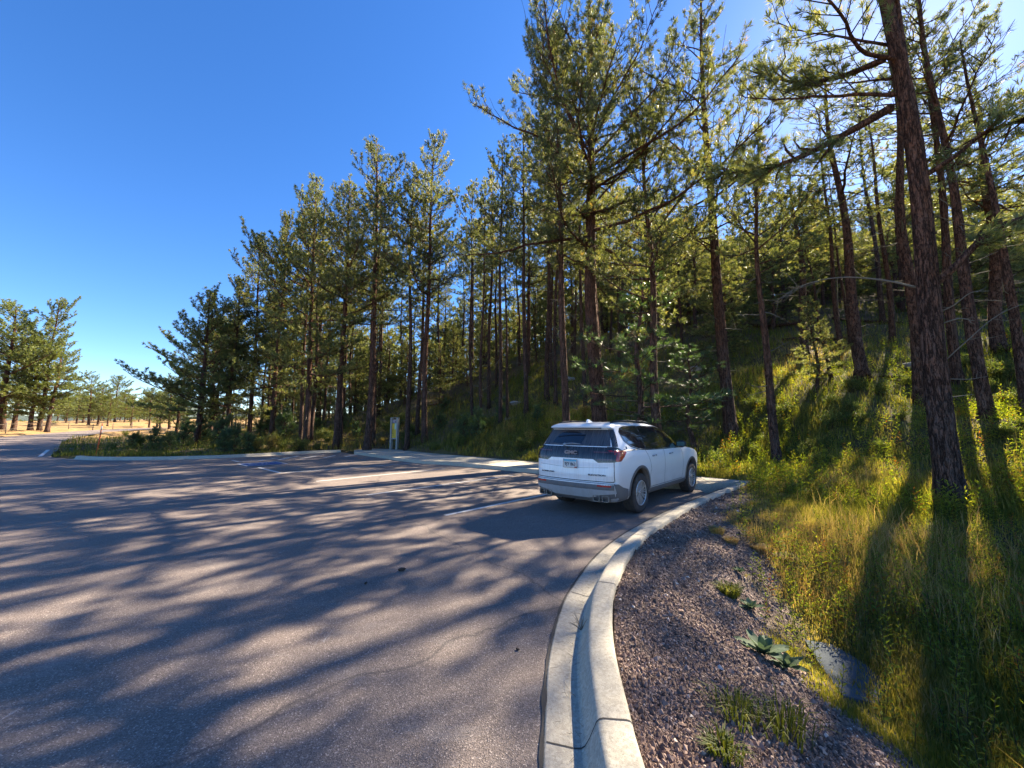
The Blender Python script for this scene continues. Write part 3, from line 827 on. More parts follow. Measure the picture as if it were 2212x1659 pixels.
# ---- the near trees, one by one
hero = pine("hero_right", 11, 21.0, 0.215, 0.40, 4.6, prof_edge, dens=3.2, nn=20, wd=0.018, Ln=0.19, sides=22, elev=(2, 42), dead=0, fork=(6.6, (0.55, 0.5), 19.0),
            skip=lambda a, u: (u < 0.5 and not (2.4 < a < 4.3)) , wig=0.10, brown=0.01)
hx, hy = at(2058, 8.4); placed.append((hx, hy))
T1 = put(hero, hx, hy, "largest pine trunk in the grass at the right, with orange bark and dead boughs", rz=0.0)
def bough(parent, P_, r0_, r1_, name="bough", tw=6, seed=0, mat='deadwood', needles=0):
    rg = np.random.default_rng(seed); g_ = G(); P_ = np.array(P_, float)
    P_ = catmull(P_, 5); k = len(P_); g_.tube(P_, np.linspace(r0_, r1_, k), 7, m=0)
    Lt = np.sum(np.linalg.norm(np.diff(P_, axis=0), axis=1))
    C, D = [], []
    for i in range(tw):
        j = rg.integers(int(k * 0.25), k - 1); a = P_[j]; d = unit(unit(P_[min(j + 1, k - 1)] - P_[j - 1]) + rg.normal(0, 0.7, 3)); l_ = rg.uniform(0.12, 0.35) * min(Lt, 2.5)
        b_ = a + d * l_ * 0.6; c_ = b_ + unit(d + rg.normal(0, 0.4, 3) + np.array([0, 0, .2])) * l_ * 0.4
        g_.tube([a, b_, c_], [r1_ * 1.3, r1_, r1_ * 0.5], 4, m=0, cap=False)
        C += [c_, b_]; D += [unit(c_ - b_), unit(b_ - a)]
    if needles:
        C = np.array(C); D = np.array(D)
        for q in range(needles):
            tufts(g_, C + rg.normal(0, 0.13, C.shape), unit(D + rg.normal(0, .5, D.shape) + np.array([0, 0, .3])), 20, 0.19, 0.016, rg, np.clip(rg.normal(0.4, 0.2, len(C)), 0, 1), m=1)
    return g_.build(name, [M[mat], M['needle']], parent)
rx, ry = 0.74, -0.67              # to the right as seen from the camera, along the ground
def rel(s, d, z): return (rx * s + 0.67 * d, ry * s + 0.74 * d, z)
bough(T1, [rel(0.1, 0, 3.0), rel(0.5, 0, 3.45), rel(1.0, .1, 3.95), rel(1.7, .2, 4.25)], 0.014, 0.005, "dead_bough", 3, 1)
bough(T1, [rel(0.1, 0, 3.85), rel(0.4, -.1, 3.92), rel(0.62, -.1, 3.83)], 0.020, 0.007, "dead_bough", 4, 2)
bough(T1, [rel(0.1, 0, 4.12), rel(0.35, -.1, 4.22), rel(0.6, -.2, 4.42), rel(0.85, -.2, 4.40)], 0.018, 0.006, "dead_bough", 3, 3)
bough(T1, [rel(0.15, 0, 2.65), rel(0.45, 0, 2.62), rel(0.7, 0, 2.66)], 0.013, 0.005, "dead_bough", 1, 4)
bough(T1, [rel(0.15, 0, 2.25), rel(0.5, .1, 2.30)], 0.013, 0.005, "dead_bough", 1, 14)
bough(T1, [rel(-0.1, 0, 4.75), rel(-0.7, 0, 5.1), rel(-1.5, .1, 5.4), rel(-2.3, .1, 5.35), rel(-2.9, .2, 5.05)], 0.026, 0.007, "dead_bough", 14, 5)
bough(T1, [rel(0.1, 0, 4.75), rel(0.5, 0.1, 5.15), rel(1.1, .2, 5.8), rel(1.9, .3, 6.0), rel(2.8, .3, 6.25)], 0.085, 0.03, "live_bough", 9, 6, 'bark', 5)
bough(T1, [rel(-0.2, 0, 9.3), rel(-0.9, -.2, 9.0), rel(-1.9, -.3, 8.75), rel(-3.0, -.3, 8.8), rel(-4.0, -.2, 9.3)], 0.10, 0.03, "live_bough", 30, 7, 'bark', 5)
bough(T1, [rel(-0.2, 0, 10.6), rel(-1.1, 0, 10.7), rel(-2.0, .2, 11.3), rel(-2.8, .3, 12.2)], 0.08, 0.02, "live_bough", 30, 8, 'bark', 5)
bough(T1, [rel(0.1, 0, 7.3), rel(0.7, 0, 7.6), rel(1.2, .2, 8.0), rel(2.1, .2, 8.0)], 0.06, 0.02, "live_bough", 18, 9, 'bark', 4)

big = pine("big_double", 22, 23.5, 0.36, 0.38, 6.7, prof_edge, dens=4.6, nn=18, wd=0.021, Ln=0.21, sparse=0.80, sides=20, elev=(-12, 52), dead=8, fork=(7.4, (0.75, 0.2), 22.5), rag=0.3, wig=0.15)
x, y = at(1298, 18.2); placed.append((x, y))
put(big, x, y, "broad thick-trunked pine rising straight behind the car roof", rz=0.6)
h2 = pine("hero_mid", 13, 23.0, 0.25, 0.36, 4.8, prof_edge, dens=4.4, nn=17, wd=0.021, Ln=0.20, sides=16, elev=(-8, 52), dead=14, rag=0.4, sparse=0.72)
x, y = at(1580, 17.3); placed.append((x, y))
put(h2, x, y, "tall grey-footed pine with flared roots just right of the car bonnet", rz=2.4)
thin = pine("thin_top", 15, 19.0, 0.15, 0.45, 2.4, prof_tall, dens=4.0, nn=10, wd=0.014, sides=10, elev=(5, 40), dead=22, sparse=0.22)
pole = pine("pole", 16, 17.5, 0.16, 0.76, 1.7, prof_tall, dens=5.0, nn=12, wd=0.024, sides=12, elev=(0, 45), dead=16)
band = pine("band", 18, 18.0, 0.16, 0.40, 3.2, prof_round, dens=5.6, nn=16, wd=0.022, sides=12, elev=(-5, 50), dead=14, skip=lambda a, u: u > 0.62 and (a * 7 % 1) < 0.75)
slim = pine("slim_clump", 17, 12.2, 0.15, 0.56, 2.5, prof_round, dens=6.0, nn=17, wd=0.024, Ln=0.185, sides=12, elev=(0, 55), dead=12, rag=0.3, sparse=0.85)
mid = pine("mid_full", 14, 15.5, 0.19, 0.34, 3.7, prof_round, dens=5.2, nn=16, wd=0.025, Ln=0.185, sides=12, elev=(0, 62), dead=12, rag=0.3, sparse=0.75)

P(EDGEH[1], 1226, 17.6, "straight red-barked pine between the big trunk and the hillside, left of the car", H=22, r=.185, rz=1.0)
P(mid, 1424, 16.2, "red-barked pine rising from behind the car's right roof rail", H=16.5, r=.19, rz=0.5)
P(SMALL[0], 1381, 17.2, "short grey-trunked twin pine behind the middle of the car", H=8.5, r=.15, rz=0.0)
P(SMALL[1], 1395, 17.6, "thin dark stem beside the grey twin pine behind the car", H=6.5, r=.07)
P(slim, 1683, 14.0, "slim reddish pine standing alone right of the tall grey-footed one", H=12.2, r=.15, rz=3.0)
P(SMALL[0], 1500, 16.8, "leaning little pine with blue-green brushes between the car and the grey-footed pine", H=4.6, r=.10, rz=4.0)
P(TALL[1], 1740, 22.5, "dark stout pine on the crest behind the slim reddish one", H=12, r=.22)
P(thin, 1862, 16.8, "pale flaky-barked pine on the bright grassy crest", H=15.5, r=.22, rz=2.0)
P(LEAN_[0], 1795, 18.0, "thin crooked stem leaning left beside the flaky-barked pine", H=8, r=.08, tilt=(0.02, -0.16), rz=0)
P(pole, 1818, 22.0, "slender straight pine behind the bright grassy crest, left of the flaky-barked one", H=15, r=.13)
P(LEAN_[1], 1836, 23.0, "thin curved dark stem tight behind the flaky-barked pine", H=12, r=.09)
P(pole, 1928, 21.5, "slender pine in the shade midway between the flaky-barked pine and the largest trunk", H=16, r=.14)
P(TALL[2], 1908, 26.0, "dark pine deep in the shade left of the largest trunk", H=16, r=.16)
P(pole, 1992, 14.6, "second stout trunk showing close behind the largest trunk on its left", H=15, r=.23, rz=1.0)
P(band, 2068, 15.6, "straight slender pine right of the largest trunk with its shadow down the slope", H=19, r=.16, rz=1.2)
P(thin, 2133, 12.2, "slender pine near the right edge casting a long shadow toward the camera", H=17, r=.165, rz=2)
P(band, 2160, 17.3, "thick shaded trunk high on the bank at the right edge", H=13, r=.24, rz=0.4)
P(pole, 2218, 11.5, "pine cut by the right edge of the picture", H=13, r=.13, rz=3)
for (px, Y, H_, r_, lab) in ((1765, 17.5, 4.5, .07, "knee-branched small pine on the grass between the slim reddish and flaky-barked pines"), (2040, 25, 6, .12, "low bushy pine up the bank just left of the slender pine by the largest trunk"),
        (1668, 31, 8, .16, "bushy pine on the upper slope behind the slim reddish pine"), (2110, 30, 8, .17, "bushy pine high up the bank between the two slender pines at the right"),
        (1555, 24, 8, .14, "bushy pine close behind the tall grey-footed pine on its left"), (2200, 24, 7, .15, "bushy pine high on the bank at the very right edge"), (1950, 30, 8, .17, "bushy pine high on the slope left of the largest trunk")):
    P(BUSH[int(px) % 2], px, Y, lab, H=H_, r=r_)

for (px, Y, H_, r_, k, lab) in (
    (1137, 24.0, 20, .15, TALL[0], "straight grey pine at the foot of the slope left of the car roof"),
    (1097, 24.3, 15, .09, LEAN_[0], "thin red pole pine next to the slender grey pair left of the car"),
    (1081, 24.0, 19, .13, TALL[1], "grey pine third from the car on the lower slope"),
    (1040, 24.5, 17, .10, LEAN_[1], "slim pole pine midway between the information board and the car"),
    (1020, 27.0, 18, .11, LEAN_[2], "slim pine higher on the slope behind the pole pine"),
    (1056, 29.0, 19, .14, TALL[2], "shaded pine half way up the slope left of the car"),
    (1181, 25.5, 20, .17, TALL[0], "dark upright pine up the slope, just left of the red-barked one"),
    (1200, 24.8, 17, .12, LEAN_[0], "thin red pine squeezed beside the dark upright one"),
    (1264, 23.0, 19, .13, TALL[1], "slim grey pine seen between the red-barked pine and the big trunk"),
    (918, 26.0, 22.3, .20, EDGEH[0], "tall sturdy pine right of the information board, topping the skyline"),
    (879, 25.8, 19.5, .16, TALL[2], "slightly leaning pine directly behind the information board"),
    (901, 29.0, 19, .15, TALL[0], "dark pine close behind the tall sturdy one near the board"),
    (792, 26.5, 22.5, .24, EDGEH[1], "double-stemmed pine left of the board with the highest crown of the left stand"),
    (806, 28.5, 20, .15, TALL[1], "second straight stem beside the double-stemmed pine"),
    (725, 27.0, 20.0, .20, EDGEH[0], "pine with a dark split foot over the pale verge grass"),
    (735, 28.0, 18.5, .13, TALL[0], "narrow dark stem touching the split-footed pine"),
    (660, 28.0, 20.5, .20, EDGE[0], "pine with a clump of three stems at the middle of the left stand"),
    (672, 28.6, 18.5, .14, LEAN_[2], "thin pale stem of the three-stem clump"),
    (648, 29.5, 18.5, .15, TALL[1], "dark rear stem of the three-stem clump"),
    (584, 30.0, 18.5, .18, EDGE[1], "dense dark pine left of the three-stem clump"),
    (536, 31.5, 17.0, .17, EDGE[2], "dark-crowned pine in the slope of the skyline"),
    ):
    P(k, px, Y, lab, H=H_, r=r_)
P(EDGE[1], 487, 30.5, "narrow-topped pine with a sunlit orange foot, second from the left end of the stand", top=(476, 597), r=.17, rz=0.2)
OUTER = pine("outer", 171, 13.0, 0.2, 0.20, 4.6, prof_edge, dens=6.4, nn=15, wd=0.030, sides=9, elev=(-4, 55), dead=6, rag=0.22)
P(OUTER, 424, 29.5, "outermost pine of the left stand with long boughs over the road", top=(415, 628), r=.20, rz=2.9)
P(OPEN[0], 452, 34, "bushy pine between the two outermost pines of the left stand", top=(450, 700), r=.2)
P(OPEN[1], 380, 41, "low spreading pine behind the outermost one", top=(385, 800), r=.15)

# ---- trees across the road on the far left
P(OPEN[0], 66, 52, "straight dark-trunked pine, first of the three stems beyond the road", top=(75, 735), r=.25, rz=0.3)
P(OPEN[1], 85, 53, "tallest pine beyond the road, middle of three trunks", top=(112, 648), r=.26, rz=1.3)
P(OPEN[0], 101, 52, "right-leaning pine beyond the road with tiered boughs", top=(140, 725), r=.24, rz=2.3, tilt=(0, 0.16))
P(OPEN[1], -12, 50, "tall sunlit pine cut by the left edge", top=(0, 655), r=.35, rz=3)
P(OPEN[0], 28, 54, "leafy green pine at the left edge behind a bent stem", top=(30, 730), r=.28)
P(OPEN[1], 6, 57, "dense light-green pine at the left edge", top=(15, 700), r=.28)
for (px, Y, tp, lab) in ((191, 96, (188, 812), "rounded bright pine in the meadow, centre of the far clump"), (212, 100, (210, 830), "second rounded pine of the far meadow clump"),
                    (232, 98, (232, 850), "low leaning pine at the right of the far meadow clump"), (248, 125, (246, 812), "pointed conical pine far across the meadow"),
                    (282, 105, (281, 856), "small lone pine standing in the straw meadow"), (322, 90, (318, 838), "small open-crowned pine at the end of the meadow"),
                    (165, 105, (165, 838), "dark pine left in the far meadow clump"), (345, 88, (345, 850), "low pine at the meadow's end beside the stand"),
                    (300, 128, (300, 862), "pale distant pine over the meadow's end"), (268, 118, (268, 842), "pine just right of the pointed conical one"), (142, 112, (142, 850), "distant pine behind the right-leaning pine's foot"),
                    (365, 70, (360, 815), "green pine closing the gap beside the stand's left end"), (338, 100, (336, 845), "distant pine between the open-crowned one and the stand"), (178, 118, (178, 845), "darker pine deep inside the far meadow clump")):
    x_, y_ = at(px, Y); hh_ = top_h(*tp, x_, y_); P(OPEN[int(px) % 2], px, Y, lab, top=tp, r=0.24 * hh_ / 14 * 1.25)

for k in range(26):
    px = 108 + k * 11.5 + (k * 7 % 5) * 2; Y = 130 + (k * 37 % 50); x_, y_ = at(px, Y); hh_ = top_h(px, 848 + (k * 5 % 21), x_, y_)
    put(OPEN[k % 2], x_, y_, "distant pine in the tree line closing the straw meadow", group="distant pines along the far edge of the meadow", H=max(5, hh_), thick=max(5, hh_) / 14 * 1.3)

# ---- the wood behind: pole pines up the slope
SKX = [300,400,470,530,590,640,700,760,830,900,960,1000,1100,1300,1500,1700,1900,2400]
SKY_ = [800,650,610,560,510,430,410,370,400,350,400,420,420,350,310,330,310,300]
pl = list(placed); rgf = np.random.default_rng(21)
cnt = 0
def clear(x, y, d):
    return all((x - a) ** 2 + (y - b_) ** 2 > d * d for a, b_ in pl)
tries = 0
while cnt < 150 and tries < 30000:
    tries += 1
    Y = rgf.uniform(22, 66); px = rgf.uniform(420, 2330)
    x = (px - 1106) / 833 * Y; y = Y
    near_edge = dist_line(np.vstack([SWB_c, KL]), np.array([x]), np.array([y]))[0]
    az_ = math.degrees(math.atan2(x, y))
    if az_ < 8 and near_edge < (7 if az_ < -12 else 9): continue
    if Y < 27 and az_ > 8: continue
    if az_ < -30 and Y > 55: continue
    if rgf.uniform() > min(1, 34 / Y) + 0.1: continue
    if not clear(x, y, 2.1 if az_ < 5 else 2.7): continue
    if az_ > 8 and rgf.uniform() < 0.35: continue
    along = (x - 9) * .758 + (y - 17) * .652; off = abs((x - 9) * .652 - (y - 17) * .758)
    if 0 < along < 27 and off < 2.6: continue
    pl.append((x, y)); cnt += 1
    if az_ < 22:
        k = (TALL + LEAN_ + EDGEH[:1] + BUSH[:1])[rgf.integers(8)]; H_ = rgf.uniform(15.5, 20.5) * (0.80 if az_ < -28 else 1.0)
        if k in BUSH: H_ = rgf.uniform(4.5, 9)
        lab, grp = "pole pine in the dense wood on the slope left of the car", "pole pines in the wood on the left slope"
    else:
        k = (EDGE[:2] + BUSH * 2 + [mid])[rgf.integers(7)]; H_ = rgf.uniform(9, 13.5)
        lab, grp = "pine among the dark wood up the slope behind the right bank", "pines in the wood up the right slope"
        if k in BUSH: H_ = rgf.uniform(7, 11)
    H_ = float(np.clip(top_h(px, np.interp(px, SKX, SKY_) + rgf.uniform(0, 90), x, y), 4.0, H_))
    if H_ < 7 and k not in BUSH: k = BUSH[cnt % 2]
    put(k, x, y, lab, group=grp, H=H_, thick=(rgf.uniform(.10, .17) / k[3]) if k in TALL + LEAN_ else (H_ / k[2]) * rgf.uniform(0.9, 1.1))
for (px, Y) in ((440, 44), (470, 52), (505, 40), (530, 58), (560, 46), (590, 38), (615, 52), (640, 42), (668, 56), (690, 38), (712, 47), (740, 60), (765, 41), (790, 52), (815, 37), (840, 45), (862, 57), (890, 40), (925, 48), (950, 36),
                (982, 44), (1010, 38), (1045, 46), (1080, 37), (1120, 44), (1160, 36), (455, 60), (600, 62), (700, 66), (400, 50)):
    put(BUSH[int(px) % 2], *at(px, Y), "low bushy pine filling the understory deep in the left wood", group="understory pines in the left wood", H=4.2 + (px * 7 % 31) / 10)
for k in range(48):
    px = 1240 + k * 22.5 + rgf.uniform(-9, 9); Y = 37 + (k * 11 % 24) + rgf.uniform(-1, 1); x, y = at(px, Y)
    H_ = float(np.clip(top_h(px, np.interp(px, SKX, SKY_) + rgf.uniform(10, 60), x, y), 5.0, 12.5))
    put((BUSH + BUSH + EDGE[:1])[k % 5], x, y, "bushy pine in the dense green backdrop at the top of the right slope", group="backdrop pines at the top of the right slope", H=H_)
for (x, y, H_) in ((25, 5, 14), (15.5, 1.0, 13), (19, 7.5, 8), (30, 9, 14), (33, 14, 13), (21, -2, 13), (29, 0, 14), (36, 6, 13), (41, 18, 12), (24, 10.5, 8)):       # just out of view on the right
    put(TALL[cnt % 3], x, y, "pine just beyond the right edge", group="pines beyond the right edge", H=H_); cnt += 1

# the wood far beyond the ridge, too deep to tell tree from tree: one mass
rgw = np.random.default_rng(77); gw = G(); A_, B_, C_, D_ = [], [], [], []
nW = 0
while nW < 520:
    Y = rgw.uniform(60, 100); px = rgw.uniform(400, 2300); x, y = (px - 1106) / 833 * Y, Y
    if x < -0.62 * Y: continue
    z = gz(x, y); H_ = float(np.clip(top_h(px, np.interp(px, SKX, SKY_) + rgw.uniform(60, 160), x, y), 6, 15)); nW += 1
    A_.append((x, y, z - .3)); B_.append((x, y, z + H_))
    n_ = 46; h = rgw.uniform(.12, 1, n_) ** .8; a_ = rgw.uniform(0, 6.28, n_); q = rgw.uniform(.2, 1, n_) * 2.3 * (1.08 - h) ** .6
    C_.append(np.stack([x + q * np.cos(a_), y + q * np.sin(a_), z + h * H_], -1)); D_.append(unit(np.stack([np.cos(a_), np.sin(a_), .5 + 0 * a_], -1)))
gw.sticks(np.array(A_), np.array(B_), .17, .05, m=0)
C_ = np.concatenate(C_); D_ = np.concatenate(D_)
tufts(gw, C_, D_, 14, .85, .15, rgw, np.clip(rgw.normal(.35, .2, len(C_)), 0, 1), m=1)
wo_ = gw.build("far_woods", [M['bark_far'], M['needle']], smooth=False); tag(wo_, "dim mass of pines deep in the wood beyond the ridge", kind="stuff")

# ------------------------------------------------------------------ saplings and shrubs on the verges
def P0(kind, px, py, h, lab, grp=None, name="young_pine", cat="young pine", back=0.8):
    """stands where the line of sight meets the verge"""
    a = (px - 1106) / 833.0; b = (829.5 - py) / 833.0; c, s = math.cos(PITCH), math.sin(PITCH)
    d = np.array([a, c - s * b, s + c * b]); t = np.linspace(2, 70, 1400)
    X, Y = d[0] * t, d[1] * t; Z = EYE + d[2] * t
    k = int(np.argmax(Z < ground(X, Y) + 0.02)); x, y = float(X[k]), float(Y[k])
    if inside(ASPH, np.array([x]), np.array([y]))[0]:
        return None
    return put(kind, x, y, lab, group=grp, H=h, name=name, cat=cat)
for (px, py, h, q, lab) in (
    (430, 958, 1.9, 0, "dark young pine in front of the outermost tree"), (395, 965, 1.7, 1, "bushy young pine left of the dark one on the verge"), (470, 962, 1.8, 2, "shaded young pine right of the outermost tree's foot"),
    (330, 968, 1.3, 0, "green young pine at the left part of the verge"), (365, 975, 1.1, 1, "low dark young pine close to the left kerb"), (283, 968, 0.9, 2, "small dark young pine nearest the orange stake"),
    (480, 978, 1.2, 0, "bright young pine at the kerb, left of the pair"), (510, 974, 1.5, 1, "tall bright young pine at the kerb"), (535, 977, 1.0, 2, "small bright young pine at the kerb beside the yellow shrubs"),
    (575, 945, 2.4, 0, "blue-green young pine in the gap of the stand"), (610, 950, 2.2, 1, "blue-green young pine right of its neighbour in the gap"),
    (1000, 950, 1.3, 2, "light young pine in the weeds right of the board"), (1035, 944, 1.5, 0, "second light young pine in the weeds right of the board"), (948, 930, 1.2, 1, "young pine on the bank behind the board"),
    (690, 940, 1.3, 2, "young pine under the split-footed tree"), (770, 945, 1.2, 0, "young pine under the double-stemmed tree"), (745, 925, 1.5, 1, "young pine up the slope behind the split-footed tree"),
    (1080, 900, 1.2, 2, "young pine on the slope behind the grey pole pines"), (1160, 915, 1.0, 0, "young pine in the weeds behind the car's left corner"),
    (960, 890, 1.1, 1, "young pine on the bare slope right of the board")):
    P0(SAPL[q], px, py, h, lab)

def shrub(name, seed, h, w, n_st, n_lf, ls, mat, up=0.7):
    rg = np.random.default_rng(seed); gs, gl = G(), G()
    for k in range(n_st):
        a = rg.uniform(0, 6.28); q = rg.uniform(0.2, 1) * w / 2; hh = h * rg.uniform(0.55, 1.0) * (1 - 0.35 * q / (w / 2))
        base = np.array([rg.normal(0, w * .06), rg.normal(0, w * .06), -0.05]); tip = np.array([q * math.cos(a), q * math.sin(a), hh])
        md = (base + tip) / 2 + np.array([0, 0, hh * 0.12]) + rg.normal(0, .03, 3)
        gs.tube([base, md, tip], [0.008, 0.006, 0.003], 4, cap=False)
        m_ = n_lf; f = rg.uniform(0.25, 1.0, m_)[:, None]
        pts = np.where(f < .5, base + (md - base) * f * 2, md + (tip - md) * (f - .5) * 2) + rg.normal(0, 0.05 * w, (m_, 3))
        d = unit(rg.normal(size=(m_, 3)) + np.array([0, 0, up])); s_ = unit(np.cross(d, rg.normal(size=(m_, 3))))
        l_ = ls * rg.uniform(0.6, 1.3, (m_, 1)); wv_ = l_ * 0.28
        nrm = np.cross(d, s_)
        V = np.stack([pts, pts + d * l_ * .5 + s_ * wv_ + nrm * l_ * .08, pts + d * l_, pts + d * l_ * .5 - s_ * wv_ + nrm * l_ * .08], 1).reshape(-1, 3)
        gl.add(V, None, np.arange(m_ * 4).reshape(-1, 4), v=np.repeat(np.clip(rg.normal(0.4, 0.25, m_), 0, 1), 4))
    return gs.mesh(name + "_stems", M['twig']), gl.mesh(name + "_leaves", M[mat], smooth=False), h
def put_shrub(sh, px, py, lab, h=None, grp=None, name="shrub", cat="shrub"):
    a = (px - 1106) / 833.0; b = (829.5 - py) / 833.0; c, s = math.cos(PITCH), math.sin(PITCH)
    d = np.array([a, c - s * b, s + c * b]); t = np.linspace(2, 70, 1400)
    X, Y = d[0] * t, d[1] * t; Z = EYE + d[2] * t
    k = int(np.argmax(Z < ground(X, Y) + 0.02)); x, y = float(X[k]), float(Y[k])
    if inside(ASPH, np.array([x]), np.array([y]))[0]: return
    e = empty(name, (x, y, gz(x, y)), rng.uniform(0, 6.28)); kk = 1 if h is None else h / sh[2]; e.scale = (kk,) * 3
    tag(e, lab, cat, grp)
    for nm, me in (("stem", sh[0]), ("foliage", sh[1])):
        o = bpy.data.objects.new(nm, me); COL.objects.link(o); o.parent = e
SHY = [shrub("ys%d" % i, 300 + i, 1.0, 0.9, 26, 60, 0.055, 'yellow_leaf') for i in range(2)]
SHG = [shrub("gs%d" % i, 310 + i, 1.0, 1.2, 26, 70, 0.06, 'shrub') for i in range(3)]
for (px, py, h, lab) in ((553, 975, 0.9, "small yellow shrub at the kerb beside the young pines"), (588, 972, 1.3, "larger straw-yellow shrub at the kerb"), (660, 965, .7, "low yellow shrub further along the kerb"),
                    (826, 962, 0.8, "orange-tinged shrub left of the information board"), (1102, 938, 0.9, "orange shrub behind the car's left corner"), (1145, 955, .8, "golden shrub by the car's left corner"),
                    (1265, 905, 1.0, "golden shrub between the two red trunks"), (1200, 930, .7, "low golden shrub left of the red trunk")):
    put_shrub(SHY[int(px) % 2], px, py, lab, h)
rgs = np.random.default_rng(5)
for k in range(64):
    px = rgs.uniform(230, 1180); py = rgs.uniform(905, 975)
    put_shrub(SHG[k % 3], px, py, "low leafy green shrub on the bank behind the kerb and pavement", rgs.uniform(0.5, 1.2), "leafy shrubs on the left bank")
for k in range(46):
    px = rgs.uniform(1500, 2210); py = rgs.uniform(790, 1020)
    put_shrub(SHG[k % 3], px, py, "low leafy shrub in the shade of the right bank", rgs.uniform(0.4, 0.9), "leafy shrubs on the right bank")
# ------------------------------------------------------------------ the parked car
# local frame: origin on the ground under the rear axle, +x forward, +y left
def carpaint():
    m, n, b = new_mat("white_paint")
    o = coords(n)
    sep = node(n, "ShaderNodeSeparateXYZ"); L(n, o, sep.inputs[0])
    # road dust: heavy on the sills, streaks on the tailgate
    low = mth(n, 'SUBTRACT', 1.0, mth(n, 'MULTIPLY', mth(n, 'SUBTRACT', sep.outputs[2], 0.25), 1.45), True)
    d = mth(n, 'MULTIPLY', low, mth(n, 'ADD', 0.45, mth(n, 'MULTIPLY', noise(n, o, 2.2, 6, 0.6), 0.9)), True)
    st = noise(n, coords(n, "Object", (1, 16, 1.2)), 2.2, 6, 0.6)
    back = mth(n, 'MULTIPLY', mth(n, 'LESS_THAN', sep.outputs[0], -0.95), ramp(n, st, [(0.42, (0, 0, 0)), (0.62, (1, 1, 1))]))
    d2 = mth(n, 'ADD', mth(n, 'MULTIPLY', d, 0.85), mth(n, 'MULTIPLY', back, 0.15), True)
    c = mix(n, d2, (0.90, 0.90, 0.90), (0.44, 0.36, 0.30))
    L(n, c, b.inputs["Base Color"])
    L(n, mth(n, 'ADD', 0.28, mth(n, 'MULTIPLY', d2, 0.5)), b.inputs["Roughness"])
    b.inputs["Coat Weight"].default_value = 0.6; b.inputs["Coat Roughness"].default_value = 0.06
    bump(n, b, noise(n, o, 2.5, 2), 0.015, 0.01)
    return m
M['paintw'] = carpaint()
def dusty(name, col, dust, rough, amt=0.5, metal=0.0, coat=0.0, spec=0.5, sc=(1, 14, 1.2)):
    m, n, b = new_mat(name); o = coords(n, "Object", sc)
    f = ramp(n, noise(n, o, 2.5, 7, 0.65), [(0.35, (0, 0, 0)), (0.7, (1, 1, 1))])
    L(n, mix(n, mth(n, 'MULTIPLY', f, amt), col, dust), b.inputs["Base Color"])
    L(n, mth(n, 'ADD', rough, mth(n, 'MULTIPLY', f, amt * 0.5)), b.inputs["Roughness"])
    b.inputs["Metallic"].default_value = metal; b.inputs["Coat Weight"].default_value = coat; b.inputs["Specular IOR Level"].default_value = spec
    return m
M['glass_d'] = dusty("privacy_glass", (0.012, 0.014, 0.017), (0.05, 0.05, 0.05), 0.03, 0.15, coat=0.5, spec=0.8)
M['glass_r'] = dusty("dusty_rear_glass", (0.025, 0.03, 0.038), (0.105, 0.105, 0.115), 0.25, 0.9, spec=0.6)
M['glass_w'] = dusty("wiped_glass", (0.010, 0.012, 0.018), (0.03, 0.03, 0.035), 0.05, 0.2, coat=0.4, spec=0.8)
M['black'] = dusty("gloss_black", (0.016, 0.017, 0.020), (0.10, 0.095, 0.09), 0.15, 0.4, coat=0.4)
M['clad'] = dusty("grey_cladding", (0.10, 0.105, 0.115), (0.22, 0.18, 0.155), 0.5, 0.7, sc=(2, 4, 2))
M['silver'] = dusty("satin_silver", (0.42, 0.425, 0.44), (0.33, 0.29, 0.26), 0.4, 0.5, metal=0.2, sc=(2, 4, 2))
M['rim'] = dusty("machined_rim", (0.62, 0.62, 0.63), (0.34, 0.29, 0.25), 0.28, 0.45, metal=0.7, sc=(4, 4, 4))
M['rimdark'] = plain("rim_pockets", (0.018, 0.016, 0.015), 0.7)
M['tyre'] = dusty("tyre", (0.022, 0.021, 0.021), (0.12, 0.095, 0.08), 0.8, 0.75, sc=(6, 6, 6))
M['hub'] = plain("hub", (0.10, 0.09, 0.085), 0.5)
M['well'] = plain("wheel_well", (0.11, 0.07, 0.05), 0.95)
M['chrome'] = plain("chrome", (0.72, 0.72, 0.72), 0.15, 1.0)
M['tip'] = plain('exhaust_metal', (0.20, 0.19, 0.18), 0.45, 0.6)
M['rail'] = plain('rail_black', (0.02, 0.02, 0.022), 0.6)
M['dark'] = plain("dark_void", (0.008, 0.008, 0.008), 0.6)
M['red'] = dusty("red_lens", (0.42, 0.012, 0.010), (0.30, 0.12, 0.09), 0.12, 0.35, coat=0.8)
M['reddark'] = dusty("smoked_lens", (0.075, 0.018, 0.022), (0.20, 0.13, 0.12), 0.2, 0.5, coat=0.6)
M['amber'] = dusty("orange_lens", (0.62, 0.12, 0.03), (0.4, 0.2, 0.1), 0.12, 0.3, coat=0.8)
M['plate_w'] = plain("plate_white", (0.60, 0.60, 0.58), 0.5)
M['plate_b'] = plain("plate_blue", (0.10, 0.42, 0.60), 0.5)
M['ink'] = plain("dark_ink", (0.03, 0.03, 0.045), 0.5)
M['wiperarm'] = plain("wiper_rubber", (0.03, 0.03, 0.03), 0.5)
M['dustlite'] = plain("light_dust_and_shade", (0.33, 0.33, 0.33), 0.8)  # dust on the wiper, and the painted shading of the tailgate crease

